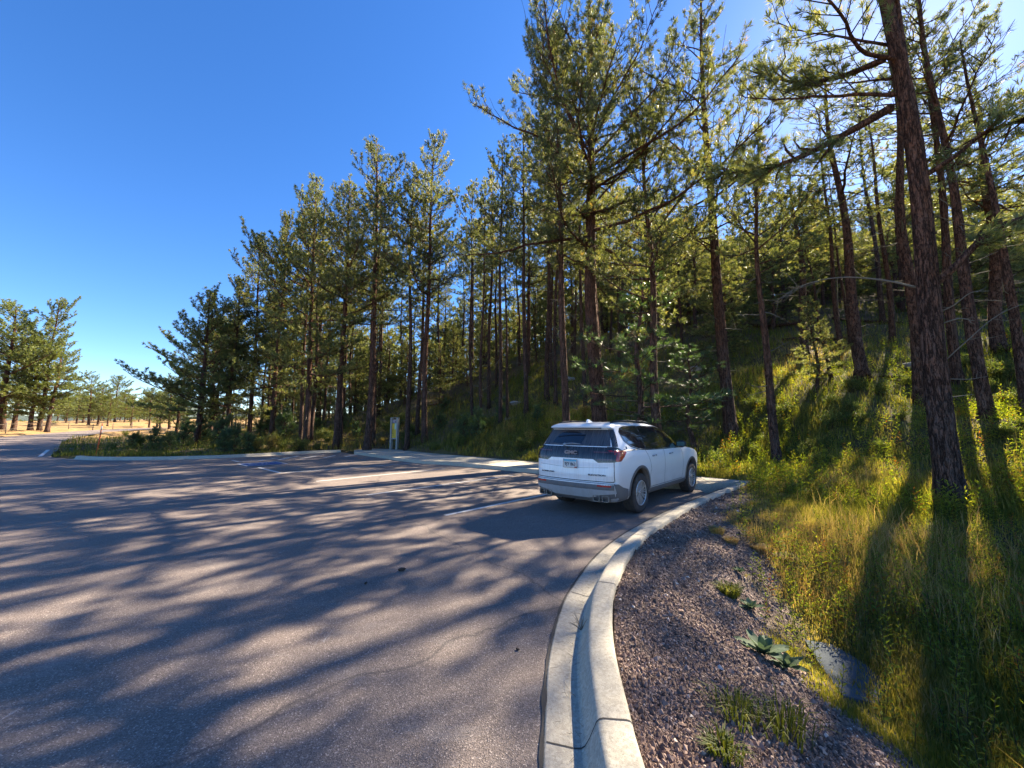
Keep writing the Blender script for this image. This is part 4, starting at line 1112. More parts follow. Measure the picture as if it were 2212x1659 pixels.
WB = float(np.hypot(*(np.array(pix(1497.6, 1064.5)) - np.array(pix(1391.5, 1108)))))
SL = [ # z, rear x, front x, half width, rear corner, front corner, rear bow
 (0.235,-.86,3.72,.80,.30,.55,.03),(0.27,-.95,3.85,.90,.30,.55,.05),(0.33,-1.02,3.93,.945,.30,.55,.07),(0.42,-1.06,3.99,.965,.30,.55,.08),
 (0.50,-1.085,4.02,.975,.30,.55,.09),(0.57,-1.095,4.03,.98,.30,.55,.09),(0.605,-1.090,4.035,.982,.30,.55,.09),(0.625,-1.060,4.035,.984,.30,.55,.09),
 (0.66,-1.052,4.04,.988,.30,.55,.085),(0.74,-1.056,4.04,.996,.30,.55,.08),(0.82,-1.048,4.03,1.0,.30,.55,.08),(0.90,-1.040,4.01,1.0,.30,.55,.08),
 (0.98,-1.040,3.96,.998,.30,.55,.08),(1.04,-1.036,3.84,.992,.29,.55,.08),(1.09,-1.028,3.62,.984,.28,.6,.08),(1.13,-1.018,3.30,.972,.27,.6,.08),
 (1.16,-1.008,2.98,.962,.26,.6,.08),(1.185,-1.00,2.76,.950,.25,.55,.08),(1.22,-.985,2.62,.935,.25,.5,.08),(1.28,-.955,2.50,.915,.24,.45,.08),
 (1.36,-.905,2.35,.888,.23,.42,.08),(1.44,-.855,2.19,.858,.22,.40,.08),(1.52,-.805,2.02,.828,.21,.40,.08),(1.59,-.765,1.86,.798,.20,.40,.08),
 (1.615,-.755,1.80,.786,.20,.40,.08),(1.635,-.86,1.74,.775,.22,.42,.10),(1.665,-.87,1.64,.758,.22,.42,.10),(1.695,-.82,1.50,.730,.24,.45,.11),
 (1.718,-.72,1.30,.68,.28,.5,.12),(1.735,-.50,1.00,.60,.3,.5,.12),(1.747,-.20,.7,.45,.3,.4,.10),(1.752,.05,.45,.25,.15,.15,.05)]
NR, NC, NS = 10, 10, 64
def outline(z, xr, xf, w_, rr, rf, bow):
    pts = []
    def wy(x):                                            # the sides draw in a little toward both ends
        q = np.clip((x - 1.3) / 2.75, -1.2, 1.2)
        return w_ * (1 - (0.030 + 0.05 * (z > 1.19)) * q * q) + 0.016 * math.exp(-((z - .72) / .30) ** 2) * (math.exp(-((x) / .5) ** 2) + math.exp(-((x - 3.07) / .5) ** 2) - 0.6)
    ry = min(rr, w_ * 0.5); rx_ = rr * 0.62
    yc = wy(xr + rx_) - ry
    for i in range(NR): y = yc * i / NR; pts.append((xr + bow * (y / w_) ** 2, y))
    x0 = xr + bow * (yc / w_) ** 2
    for i in range(NC):
        a = math.pi / 2 * i / NC
        pts.append((x0 + rx_ * (1 - math.cos(a)), yc + ry * math.sin(a)))
    xs, xe = x0 + rx_, xf - rf
    for i in range(NS):
        x = xs + (xe - xs) * i / NS; pts.append((x, wy(x) if i else yc + ry))
    ys = wy(xe); ry2 = min(rf, ys * 0.75)
    for i in range(NC):
        a = math.pi / 2 * i / NC; pts.append((xe + rf * math.sin(a), ys - ry2 * (1 - math.cos(a))))
    for i in range(NR + 1): y = (ys - ry2) * (1 - i / NR); pts.append((xf, y))
    return pts
def densify(S):
    S = np.array(S); out = []
    zs = []
    for a, b_ in zip(S[:-1], S[1:]):
        k = max(1, int(round((b_[0] - a[0]) / 0.02)))
        for i in range(k): out.append(a + (b_ - a) * i / k)
    out.append(S[-1]); return out
V = []; rows = densify(SL)
for r_ in rows:
    o_ = outline(*r_)
    full = o_ + [(x, -y) for x, y in o_[-2:0:-1]]
    V.append([(x, y, r_[0] + (0.010 * (r_[0] > 1.7))) for x, y in full])
V = np.array(V); nz, nc = V.shape[:2]
g = G()
i = np.arange(nz - 1)[:, None] * nc; j = np.arange(nc)[None, :]; j2 = (j + 1) % nc
Q = np.stack([i + j, i + j2, i + nc + j2, i + nc + j], -1).reshape(-1, 4)
g.add(V.reshape(-1, 3), None, Q[:, ::-1])
for row, flip in ((0, 0), (nz - 1, 1)):
    base = row * nc; c_ = V[row].mean(0); g.add([c_]); ci = g.n - 1
    for k in range(nc):
        t_ = [base + k, base + (k + 1) % nc, ci]
        g.T.append(np.array([t_ if not flip else t_[::-1]])); g.tm.append(np.zeros(1))
body_me = g.mesh("body", [M['paintw'], M['well']])
tmp = bpy.data.objects.new("tmp_body", body_me); COL.objects.link(tmp)
bmt = bmesh.new(); bmt.from_mesh(body_me); bmesh.ops.recalc_face_normals(bmt, faces=bmt.faces[:])
BV = BVHTree.FromBMesh(bmt); bmt.to_mesh(body_me); bmt.free()
WX = (0.0, 3.07)
cut = G(); aa = np.linspace(0, 2 * math.pi, 49)[:-1]
for x in WX:
    for s_ in (1, -1):
        ys = (0.58 * s_, 1.2 * s_)
        base = cut.n; Vc = [(x + 0.435 * math.cos(a), y, 0.40 + 0.435 * math.sin(a)) for y in ys for a in aa]
        Fq = [[k, (k + 1) % 48, 48 + (k + 1) % 48, 48 + k] for k in range(48)]
        Vc += [(x, ys[0], .4), (x, ys[1], .4)]
        Tt = [[96, (k + 1) % 48, k] for k in range(48)] + [[97, 48 + k, 48 + (k + 1) % 48] for k in range(48)]
        cut.add(Vc, Tt, Fq)
cme = cut.mesh("cut", M['well']); bm = bmesh.new(); bm.from_mesh(cme); bmesh.ops.recalc_face_normals(bm, faces=bm.faces[:]); bm.to_mesh(cme); bm.free()
cob = bpy.data.objects.new("cut", cme); COL.objects.link(cob)
md = tmp.modifiers.new("b", 'BOOLEAN'); md.operation = 'DIFFERENCE'; md.object = cob; md.solver = 'EXACT'
try: md.material_mode = 'TRANSFER'
except Exception: pass
dg = bpy.context.evaluated_depsgraph_get()
bm2 = bpy.data.meshes.new_from_object(tmp.evaluated_get(dg))
bpy.data.objects.remove(tmp); bpy.data.objects.remove(cob)

rw = np.array(pix(1391.5, 1108)); fw = np.array(pix(1497.6, 1064.5))
hd = unit(fw - rw); left = np.array([-hd[1], hd[0]])
cen = rw + left * 0.985
car = empty("parked_car", (cen[0], cen[1], 0.0), math.atan2(hd[1], hd[0]))
tag(car, "dusty white sport utility vehicle parked at the pavement with dark rear glass", "car")
body = bpy.data.objects.new("body", bm2); COL.objects.link(body); body.parent = car
for p in body.data.polygons: p.use_smooth = True
try:
    body.data.set_sharp_from_angle(angle=R(38))
except Exception: pass

def grid_poly(poly, step):
    poly = np.asarray(poly, float)
    pr = []
    for a_, b_ in zip(poly, np.roll(poly, -1, 0)):
        k_ = max(1, int(math.ceil(np.hypot(*(b_ - a_)) / (step * 0.9))))
        pr += [a_ + (b_ - a_) * i_ / k_ for i_ in range(k_)]
    pr = np.array(pr)
    x0, y0 = poly.min(0); x1, y1 = poly.max(0)
    gx, gy = np.meshgrid(np.arange(x0, x1, step), np.arange(y0, y1, step)); gx = gx.ravel(); gy = gy.ravel()
    k = inside(pr, gx, gy) & (dist_line(np.vstack([pr, pr[:1]]), gx, gy) > step * 0.4)
    pts = [Vector(p) for p in pr] + [Vector((a, b_)) for a, b_ in zip(gx[k], gy[k])]
    vs, _, fs, _, _, _ = delaunay_2d_cdt(pts, [(i, (i + 1) % len(pr)) for i in range(len(pr))], [], 1, 1e-5)
    return np.array([(v.x, v.y) for v in vs]), [list(f) for f in fs if len(f) == 3]
def panel(name, poly, axis, off, mat, parent, step=0.05, gg=None, m=0, lift_=0.0):
    """axis 'R' right side (x,z), 'L' left side, 'B' back (y,z), 'F' front, 'T' top (x,y); laid just proud of the body"""
    P2, T = grid_poly(poly, step); out = []; miss = set()
    for a, c_ in P2:
        if axis == 'R': o_, d_ = Vector((a, -2, c_)), Vector((0, 1, 0))
        elif axis == 'L': o_, d_ = Vector((a, 2, c_)), Vector((0, -1, 0))
        elif axis == 'B': o_, d_ = Vector((-2.5, a, c_)), Vector((1, 0, 0))
        elif axis == 'F': o_, d_ = Vector((6, a, c_)), Vector((-1, 0, 0))
        else: o_, d_ = Vector((a, c_, 3)), Vector((0, 0, -1))
        h_, nn_, _, _ = BV.ray_cast(o_, d_)
        if h_ is None or (h_ - o_).length > 3.0 + (axis == 'F'): miss.add(len(out)); h_ = Vector(o_); nn_ = -d_
        if nn_.dot(d_) > 0: nn_ = -nn_
        out.append(h_ + nn_ * off - d_ * lift_)
    T = [t for t in T if not (set(t) & miss)]
    own = gg is None; gg = gg or G()
    gg.add([tuple(v) for v in out], T if axis in ('R', 'F', 'T') else [t[::-1] for t in T], m=m)
    if own: return gg.build(name, mat, parent)
def strip(pts, w_):
    """polygon of a narrow line through 2D points"""
    P_ = np.array(pts, float); t = unit(np.gradient(P_, axis=0)); n_ = np.stack([-t[:, 1], t[:, 0]], -1) * w_ / 2
    return np.vstack([P_ + n_, (P_ - n_)[::-1]])

# rear screen, black D-pillar wraps, black band under it
rear_glass = panel("rear_window", [(-.80,1.285),(.80,1.285),(.69,1.60),(-.69,1.60)], 'B', .003, M['glass_r'], car)
arc = [(-0.02 + 0.46 * math.cos(a), 1.315 + 0.255 * math.sin(a)) for a in np.linspace(0.35, math.pi, 18)]
wp = [(y, z) for y, z in arc if z < 1.59] + [(0.02 - .47, 1.315)]
arc2 = [(0.12 - 0.40 * math.cos(a), 1.325 + 0.245 * math.sin(a)) for a in np.linspace(-0.0, 2.35, 18)] + [(.12 + .36, 1.47), (.12 + .44, 1.325)]
arc2 = [(0.22 + 0.52 * math.cos(a), 1.325 + 0.255 * math.sin(a)) for a in np.linspace(2.62, 0.0, 20)]
panel("wiped_fan", [(-.18, 1.325)] + [(-.22, 1.50)] + [(0.14 + 0.40 * math.cos(a), 1.325 + 0.25 * math.sin(a)) for a in np.linspace(2.3, 0.0, 16)], 'B', .006, M['glass_w'], rear_glass)
gg = G(); gg.tube([(-1.0, 0.20, 1.315), (-1.005, -0.02, 1.335), (-0.995, -0.20, 1.325)], [0.012, 0.009, 0.006], 6)
gg.tube([(-1.0, 0.17, 1.30), (-1.02, 0.17, 1.315)], [0.04, 0.03], 10)
gg.build("rear_wiper", M['dustlite'], car)
for s_, ax in ((-1, 'R'), (1, 'L')):
    panel("quarter_glass", [(-.86,1.275),(-.735,1.275),(-.645,1.605),(-.70,1.605)], ax, .009, M['black'], car, 0.04)
band = [(-.89,1.27),(.89,1.27),(.945,1.10),(.92,1.00),(.60,0.985),(.50,1.045),(-.50,1.045),(-.60,0.985),(-.92,1.00),(-.945,1.10)]
panel("tailgate_band", band, 'B', .004, M['black'], car)
for s_, ax in ((-1, 'R'), (1, 'L')):
    tl = G()
    # wraps round the corner: lens seen from behind and from the side
    panel("x", [(s_*.66,1.005),(s_*.93,1.012),(s_*.965,1.10),(s_*.93,1.205),(s_*.66,1.205)] if s_ > 0 else [(s_*.66,1.005),(s_*.66,1.205),(s_*.93,1.205),(s_*.965,1.10),(s_*.93,1.012)], 'B', .008, None, None, .04, tl, 1)
    for z_, y0_ in ((1.035, .60), (1.165, .50)):
        panel("x", [(s_*y0_,z_),(s_*.88,z_),(s_*.88,z_+.022),(s_*y0_,z_+.022)], 'B', .012, None, None, .04, tl, 4)
    panel("x", [(-.93,1.005),(-.80,1.015),(-.66,1.09),(-.53,1.165),(-.57,1.20),(-.78,1.215),(-.93,1.215)], ax, .006, None, None, .03, tl, 0)
    panel("x", [(-.92,1.03),(-.82,1.045),(-.72,1.09),(-.90,1.085)], ax, .010, None, None, .03, tl, 2)
    panel("x", [(-.86,1.09),(-.72,1.11),(-.60,1.165),(-.80,1.155)], ax, .010, None, None, .03, tl, 3)
    tl.build("tail_light", [M['red'], M['black'], M['red'], M['amber'], M['reddark']], car)
    panel("light_cap", [(-.93,1.22),(-.78,1.22),(-.60,1.205),(-.74,1.262),(-.90,1.278)], ax, .005, M['black'], car, .04)
    # side windows, one per door plus the rear quarter
    panel("side_window", [(-.50,1.55),(-.46,1.605),(-.30,1.638),(.30,1.655),(.34,1.20),(.05,1.225),(-.25,1.30),(-.43,1.40)], ax, .004, M['glass_d'], car)
    panel("side_window", [(.375,1.195),(.335,1.656),(1.16,1.640),(1.22,1.180)], ax, .004, M['glass_d'], car)
    panel("side_window", [(1.26,1.178),(1.21,1.636),(1.50,1.605),(1.85,1.47),(2.24,1.27),(2.32,1.175)], ax, .004, M['glass_d'], car)
    panel("window_pillar", [(-.51,1.55),(-.46,1.613),(-.30,1.646),(.30,1.663),(1.2,1.648),(1.50,1.613),(1.86,1.478),(2.33,1.24),(2.33,1.17),(1.2,1.175),(.40,1.19),(.05,1.217),(-.25,1.292),(-.44,1.395)], ax, .002, M['black'], car)
    # dark surround
    gg = G(); panel("x", strip([(-.52,1.55),(-.44,1.62),(-.28,1.655),(.3,1.672),(1.2,1.656),(1.52,1.622),(1.90,1.475),(2.36,1.235)], .022), ax, .003, None, None, .04, gg)
    panel("x", strip([(-.52,1.55),(-.455,1.385),(-.26,1.275),(.05,1.20),(.40,1.178),(1.24,1.162),(2.36,1.158)], .020), ax, .003, None, None, .04, gg)
    gg.build("window_trim", M['black'], car)
    # doors: shut lines as narrow dark seams
    gg = G()
    for ln in ([(.30,1.17),(.42,1.0),(.50,.80),(.46,.62),(.50,.42)], [(1.24,1.16),(1.26,.8),(1.24,.42)], [(2.34,1.15),(2.42,.9),(2.44,.6),(2.36,.42)], [(.50,.405),(2.36,.405)]):
        panel("x", strip(catmull(ln, 5), .010), ax, .0015, None, None, .04, gg)
    gg.build("door_seam", M['dark'], car)
    sy = -1 if ax == 'R' else 1
    for hx_ in (0.58, 1.52):
        gg = G(); h_, _, _, _ = BV.ray_cast(Vector((hx_, sy * 2, 1.045)), Vector((0, -sy, 0))); yy = h_.y
        gg.tube([(hx_, yy - sy*.004, 1.04), (hx_ + .035, yy + sy*.028, 1.045), (hx_ + .15, yy + sy*.030, 1.05), (hx_ + .195, yy - sy*.002, 1.05)], [.014, .016, .016, .012], 8)
        gg.build("door_handle", M['silver'], car)
    # mirror
    gg = G()
    bm = bmesh.new(); bmesh.ops.create_uvsphere(bm, u_segments=18, v_segments=12, radius=1)
    for v in bm.verts: v.co = Vector((v.co.x * .085 * (1 if v.co.x > 0 else .35), v.co.y * .125, v.co.z * .085)) + Vector((2.14, sy * 1.06, 1.24))
    me = bpy.data.meshes.new("door_mirror"); bm.to_mesh(me); bm.free(); me.materials.append(M['rail'])
    for p in me.polygons: p.use_smooth = True
    mo = bpy.data.objects.new("door_mirror", me); COL.objects.link(mo); mo.parent = car
    gg.tube([(2.16, sy * .92, 1.18), (2.15, sy * 1.02, 1.20)], [.035, .03], 8); o = gg.build("mirror_arm", M['black'], mo)
    gg = G(); gg.add([(2.104, sy*.965, 1.185), (2.104, sy*1.155, 1.19), (2.104, sy*1.155, 1.285), (2.104, sy*.965, 1.295)], None, [[0, 1, 2, 3]])
    gg.build("mirror_glass", plain("mirror_glass", (0.10, 0.13, 0.11), 0.05, 1.0) if 'mg' not in M else M['mg'], mo);  # dark greenish reflection put into the mirror's own colour
    # roof rail
    gg = G(); xs = np.linspace(-.55, 1.25, 18); yy = sy * .60
    gg.tube([(x, sy * (.655 - .03 * abs((x - .3) / .9) ** 2), 1.735 + .045 * (1 - abs((x - .35) / .9) ** 4)) for x in xs], .017, 8)
    gg.build("roof_rail", M['rail'], car)
    # wheel-arch lip and sill
    for x in WX:
        gg = G()
        an = np.linspace(R(-8), R(188), 26)
        for r1, r2 in ((.436, .487),):
            Vv, Ff = [], []
            for a in an:
                for r_ in (r1, r2):
                    h_, nn_, _, _ = BV.ray_cast(Vector((x + r_ * math.cos(a), sy * 2, max(.25, .40 + r_ * math.sin(a)))), Vector((0, -sy, 0)))
                    yb = h_.y if h_ is not None else sy * .9
                    Vv.append((x + r_ * math.cos(a), yb + sy * (.016 if r_ == r1 else .006), .40 + r_ * math.sin(a)))
                Vv.append((x + (r1 - .004) * math.cos(a), Vv[-2][1] - sy * .12, .40 + (r1 - .004) * math.sin(a)))
            for k in range(len(an) - 1):
                Ff += [[3*k, 3*k+1, 3*k+4, 3*k+3], [3*k, 3*k+3, 3*k+5, 3*k+2]]
            gg.add(Vv, None, Ff)
        gg.build("arch_trim", M['clad'], car)
    gg = G(); panel("x", [(.44,.245),(.44,.385),(2.62,.385),(2.62,.245)], ax, .010, None, None, .05, gg)
    gg.build("sill_trim", M['clad'], car)
    # rear corner cladding seen from the side
    panel("corner_cladding", [(-.97,.605),(-.90,.605),(-.72,.53),(-.52,.48),(-.47,.265),(-.78,.265),(-.90,.33)], ax, .006, M['clad'], car, .04)
panel("windscreen", [(-.68,1.64),(.68,1.64),(.80,1.23),(-.80,1.23)], 'F', .004, M['glass_d'], car)
panel("front_grille", [(-.62,.98),(.62,.98),(.66,.55),(-.66,.55)], 'F', .006, M['black'], car)
for s_ in (1, -1): panel("headlight", [(s_*.66,.97),(s_*.90,.95),(s_*.88,.80),(s_*.70,.80)], 'F', .008, M['chrome'], car)

# rear bumper
gg = G()
panel("x", [(-.74,.262),(.74,.262),(.89,.31),(.91,.612),(-.91,.612),(-.89,.31)], 'B', .007, None, None, .05, gg, 0)
bp = gg.build("rear_bumper", [M['clad']], car)
gg = G()
panel("x", [(-.92,.50),(-.92,.44),(-.66,.41),(-.52,.36),(-.40,.335),(.40,.335),(.52,.36),(.66,.41),(.92,.44),(.92,.50)], 'B', .016, None, None, .05, gg)
gg.build("skid_plate", M['silver'], bp); gg = G()
panel("x", [(-.92,.30),(-.70,.27),(-.5,.245),(-.35,.215 + .03),(-.3,.262),(-.42,.275),(-.56,.285),(-.80,.325),(-.92,.36)], 'B', .014, None, None, .05, gg)
gg.build("bumper_corner", M['silver'], bp); gg = G()
panel("x", [(.92,.30),(.70,.27),(.5,.245),(.35,.245),(.3,.262),(.42,.275),(.56,.285),(.80,.325),(.92,.36)], 'B', .014, None, None, .05, gg)
gg.build("bumper_corner", M['silver'], bp)
for s_ in (1, -1):
    panel("reflector", [(s_*.60,.555),(s_*.86,.555),(s_*.86,.582),(s_*.60,.582)], 'B', .014, M['red'], bp, .04)
    for yy in (.56, .745):
        gg = G(); cy_, cz_ = s_ * yy, .335
        bx = -1.015 + .08 * yy * yy
        sq = lambda r_: [(cy_ + a_ * r_, cz_ + b_ * r_ * .82) for a_, b_ in ((-1,-.7),(-.7,-1),(.7,-1),(1,-.7),(1,.7),(.7,1),(-.7,1),(-1,.7))]
        o1, i1 = sq(.074), sq(.057)
        Vv = [(bx - .05, y_, z_) for y_, z_ in o1] + [(bx - .05, y_, z_) for y_, z_ in i1] + [(bx + .06, y_, z_) for y_, z_ in i1] + [(bx + .05, y_, z_) for y_, z_ in o1]
        Ff = []
        for k in range(8):
            k2 = (k + 1) % 8; Ff += [[k, 8+k, 8+k2, k2], [8+k, 16+k, 16+k2, 8+k2], [24+k, k, k2, 24+k2]]
        gg.add(Vv, None, Ff); ci = [(bx + .055, cy_, cz_)] + [(bx + .055, y_, z_) for y_, z_ in i1]
        gg.add(ci, [[0, 1 + (k + 1) % 8, 1 + k] for k in range(8)], m=1)
        gg.build("exhaust_tip", [M['tip'], M['dark']], car, smooth=False)
gg = G()
panel("x", strip([(-.90,1.0),(-.905,.66),(-.86,.635)], .010), 'B', .002, None, None, .04, gg)
panel("x", strip([(.90,1.0),(.905,.66),(.86,.635)], .010), 'B', .002, None, None, .04, gg)
panel("x", strip([(-.90,.642),(0,.636),(.90,.642)], .014), 'B', .002, None, None, .04, gg)
gg.build("tailgate_seam", M['dark'], car)
gg = G(); panel("x", strip([(-.80,.90),(-.3,.875),(.3,.875),(.80,.90)], .008), 'B', .0012, None, None, .05, gg); gg.build("tailgate_crease", M['dustlite'], car)  # flat grey line, the shading of a crease put into its colour

def text_mesh(name, s, size, mat, parent, origin, right, up, ext=0.004, bold=0.0, w_=1.0):
    cu = bpy.data.curves.new(name, 'FONT'); cu.body = s; cu.size = size; cu.extrude = ext; cu.align_x = 'CENTER'; cu.align_y = 'CENTER'; cu.offset = bold; cu.resolution_u = 3
    ob = bpy.data.objects.new(name, cu); COL.objects.link(ob)
    me = bpy.data.meshes.new_from_object(ob.evaluated_get(bpy.context.evaluated_depsgraph_get())); bpy.data.objects.remove(ob)
    r_, u_ = Vector(right).normalized(), Vector(up).normalized(); n_ = r_.cross(u_)
    me.transform(Matrix(((r_.x * w_, u_.x, n_.x, origin[0]), (r_.y * w_, u_.y, n_.y, origin[1]), (r_.z * w_, u_.z, n_.z, origin[2]), (0, 0, 0, 1))))
    me.materials.append(mat); o = bpy.data.objects.new(name, me); COL.objects.link(o); o.parent = parent; return o
M['badge'] = plain("badge_metal", (0.26, 0.21, 0.21), 0.45, 0.3)
text_mesh("emblem", "GMC", .092, M['badge'], car, (-1.045, 0.0, 1.155), (0, -1, 0), (.06, 0, 1), .006, .004, 1.45)
text_mesh("badge", "ACADIA AWD", .036, M['ink'], car, (-1.036, 0.58, .755), (-.10, -1, 0), (0, 0, 1), .003, .001, 1.5)
text_mesh("badge", "ELEVATION", .042, M['ink'], car, (-1.036, -0.58, .755), (.10, -1, 0), (0, 0, 1), .003, .001, 1.65)
pl_ = G()
pl_.box((-1.066, -.155, .865), (-1.060, .155, 1.02), m=0); pl_.box((-1.0685, -.153, .985), (-1.0665, .153, 1.018), m=1)
pl_.box((-1.0685, -.153, .867), (-1.0665, -.10, .885), m=2)
plo = pl_.build("number_plate", [M['plate_w'], M['plate_b'], M['red']], car, smooth=False)
for (x0_, x1_, z0_, z1_) in ((-.165, .165, 1.02, 1.028), (-.165, .165, .857, .865), (-.165, -.155, .857, 1.028), (.155, .165, .857, 1.028)):
    gg = G(); gg.box((-1.070, x0_, z0_), (-1.060, x1_, z1_)); gg.build("plate_frame", M['chrome'], plo, smooth=False)
text_mesh("plate_characters", "9JY 863", .088, M['ink'], plo, (-1.0675, 0, .928), (0, -1, 0), (0, 0, 1), .001, .0015, .95)
# shark fin
gg = G(); fx = -.42
prof_ = [(0, 0), (.20, 0), (.15, .03), (.06, .065), (.015, .07)]
for s_ in (1, -1): gg.add([(fx + x, s_ * (.032 if z < .01 else .012), 1.745 + z) for x, z in prof_], [[0, 1, 2], [0, 2, 3], [0, 3, 4]])
gg.add([(fx + x, s_ * (.032 if z < .01 else .012), 1.745 + z) for s_ in (1, -1) for x, z in prof_], None, [[k, (k + 1) % 5, 5 + (k + 1) % 5, 5 + k] for k in range(5)])
gg.build("aerial_fin", M['paintw'], car)
gg = G(); gg.tube([(-.895, y, 1.625 + .004) for y in np.linspace(-.62, .62, 9)], .010, 6); gg.build("spoiler_lip", M['dark'], car)

# wheels
def wheel_meshes():
    t = G(); n_ = 48; a = np.arange(n_) / n_ * 2 * math.pi
    pr = [(.245,-.115),(.265,-.122),(.335,-.125),(.368,-.112),(.383,-.085),(.386,-.03),(.386,.03),(.383,.085),(.368,.112),(.335,.125),(.265,.122),(.245,.115)]
    Vv = np.array([[(r_ * math.cos(x), y_, r_ * math.sin(x)) for x in a] for r_, y_ in pr]); K = len(pr)
    i = np.arange(K - 1)[:, None] * n_; j = np.arange(n_)[None, :]; j2 = (j + 1) % n_
    t.add(Vv.reshape(-1, 3), None, np.stack([i + j, i + n_ + j, i + n_ + j2, i + j2], -1).reshape(-1, 4))
    for k in range(72):                                          # tread blocks
        x = k / 72 * 2 * math.pi
        for y0, y1 in ((-.105, -.045), (-.035, .035), (.045, .105)):
            dx = .013; r0_, r1_ = .380, .391 if abs(y0) < .1 and y1 < .1 else .387
            V8 = [(r_ * math.cos(x + s_ * .030), y_, r_ * math.sin(x + s_ * .030)) for r_ in (r0_, r1_) for y_ in (y0, y1) for s_ in (-1, 1)]
            t.add(V8, None, [[4,5,7,6],[0,2,6,4],[1,5,7,3],[0,4,5,1],[2,3,7,6]])
    r = G()
    pr = [(.248,-.118),(.240,-.110),(.225,-.07),(.215,.08),(.24,.115)]
    Vv = np.array([[(r_ * math.cos(x), y_, r_ * math.sin(x)) for x in a] for r_, y_ in pr]); K = len(pr)
    i = np.arange(K - 1)[:, None] * n_
    r.add(Vv.reshape(-1, 3), None, np.stack([i + j, i + n_ + j, i + n_ + j2, i + j2], -1).reshape(-1, 4), m=1)
    r.tube([(.238 * math.cos(q), -.112, .238 * math.sin(q)) for q in np.linspace(0, 2 * math.pi, 40)], .011, 6, cap=False)
    for k in range(6):                                           # six groups of twin spokes, plus thin ones between
        for da, rin, w1, w2, yo in ((-.13, .05, .013, .010, -.108), (.13, .05, .013, .010, -.108), (.42, .05, .009, .008, -.100), (.62, .05, .009, .008, -.100)):
            x = k / 6 * 2 * math.pi + da; x0 = k / 6 * 2 * math.pi + da * .45 + (.08 if da > .3 else 0)
            c0, s0_, c1, s1_ = math.cos(x0), math.sin(x0), math.cos(x), math.sin(x)
            a0 = np.array([rin * c0, yo + .018, rin * s0_]); a1 = np.array([.238 * c1, yo, .238 * s1_]); u_ = unit(a1 - a0); p_ = np.cross(u_, [0, 1, 0]); dep = np.array([0, .035, 0])
            V8 = [a0 - p_ * w1, a0 + p_ * w1, a1 + p_ * w2 * 1.4, a1 - p_ * w2 * 1.4]; V8 = V8 + [q + dep for q in V8]
            r.add(V8, None, [[0,1,2,3],[0,4,5,1],[1,5,6,2],[2,6,7,3],[3,7,4,0]])
    aa_ = np.arange(24) / 24 * 2 * math.pi
    V2 = [(.065 * math.cos(x), -.098, .065 * math.sin(x)) for x in aa_] + [(.055 * math.cos(x), -.106, .055 * math.sin(x)) for x in aa_] + [(0, -.106, 0)]
    r.add(V2, [[48, 24 + k, 24 + (k + 1) % 24] for k in range(24)], [[k, (k + 1) % 24, 24 + (k + 1) % 24, 24 + k] for k in range(24)])
    b_ = G(); V2 = [(.235 * math.cos(x), -.045, .235 * math.sin(x)) for x in aa_] + [(0, -.045, 0)]
    b_.add(V2, [[24, k, (k + 1) % 24] for k in range(24)])
    for k in range(5):
        x = k / 5 * 2 * math.pi + .3; b_.tube([(.035 * math.cos(x), -.100, .035 * math.sin(x)), (.035 * math.cos(x), -.112, .035 * math.sin(x))], .008, 6)
    return t.mesh("tyre", M['tyre']), r.mesh("rim", [M['rim'], M['rimdark']], smooth=False), b_.mesh("brake_disc", M['rimdark'])
tyre_me, rim_me, disc_me = wheel_meshes()
for x in WX:
    for s_ in (-1, 1):
        wo = bpy.data.objects.new("wheel", rim_me); COL.objects.link(wo); wo.parent = car
        wo.location = (x, s_ * .855, .386); wo.rotation_euler = (0, rng.uniform(0, 1), 0 if s_ < 0 else math.pi)
        for nm, me in (("tyre", tyre_me), ("brake_disc", disc_me)):
            q = bpy.data.objects.new(nm, me); COL.objects.link(q); q.parent = wo
gg = G(); gg.box((-.75, -.62, .22), (3.6, .62, .30)); gg.build("underbody", M['dark'], car, smooth=False)
gg = G(); gg.tube([(0, -.75, .386), (0, .75, .386)], .05, 8); gg.build("rear_axle", M['dark'], car)
car.scale = (WB / 3.07 * 1.035, 0.965, 1.0)
for ch in car.children:
    if not ch.name.startswith("wheel") or ch.name.startswith("wheel_"): ch.location.z += 0.045
    else: ch.scale = (1 / car.scale.x, 1 / car.scale.y, 1)
print("WB", WB)
# ------------------------------------------------------------------ information board, marker stake, fence, drain
M['post'] = plain("weathered_post", (0.36, 0.34, 0.30), 0.85, spec=0.2)
M['sign_y'] = plain("sign_yellow", (0.62, 0.42, 0.03), 0.5)
M['sign_p'] = plain("sign_header", (0.11, 0.09, 0.13), 0.5)
M['sign_g'] = plain("sign_map_green", (0.42, 0.58, 0.46), 0.5)
M['sign_w'] = plain("sign_white", (0.62, 0.60, 0.62), 0.5)
M['orange'] = plain("orange_fibreglass", (0.62, 0.12, 0.04), 0.5)
sx, sy_ = pix(851, 970.5, 0.15)
sb = empty("information_board", (sx, sy_, 0.146), R(-28))
tag(sb, "tall narrow information board with a yellow panel between two grey posts", "sign")
for x in (-.28, .28):
    gg = G(); gg.box((x - .06, -.09, -.02), (x + .06, .09, 2.16)); gg.build("post", M['post'], sb, smooth=False)
gg = G(); gg.box((-.205, -.03, .78), (.205, .02, 2.08)); pn = gg.build("panel", M['sign_y'], sb, smooth=False)
gg = G(); gg.box((-.355, -.088, 2.162), (.355, .088, 2.20)); gg.build("top_rail", M['post'], sb, smooth=False)
gg = G(); gg.box((-.204, -.085, .70), (.204, .03, .775)); gg.build("bottom_rail", M['post'], sb, smooth=False)
gg = G(); gg.box((-.20, -.036, 1.80), (.20, -.032, 2.07)); gg.build("header", M['sign_p'], pn, smooth=False)
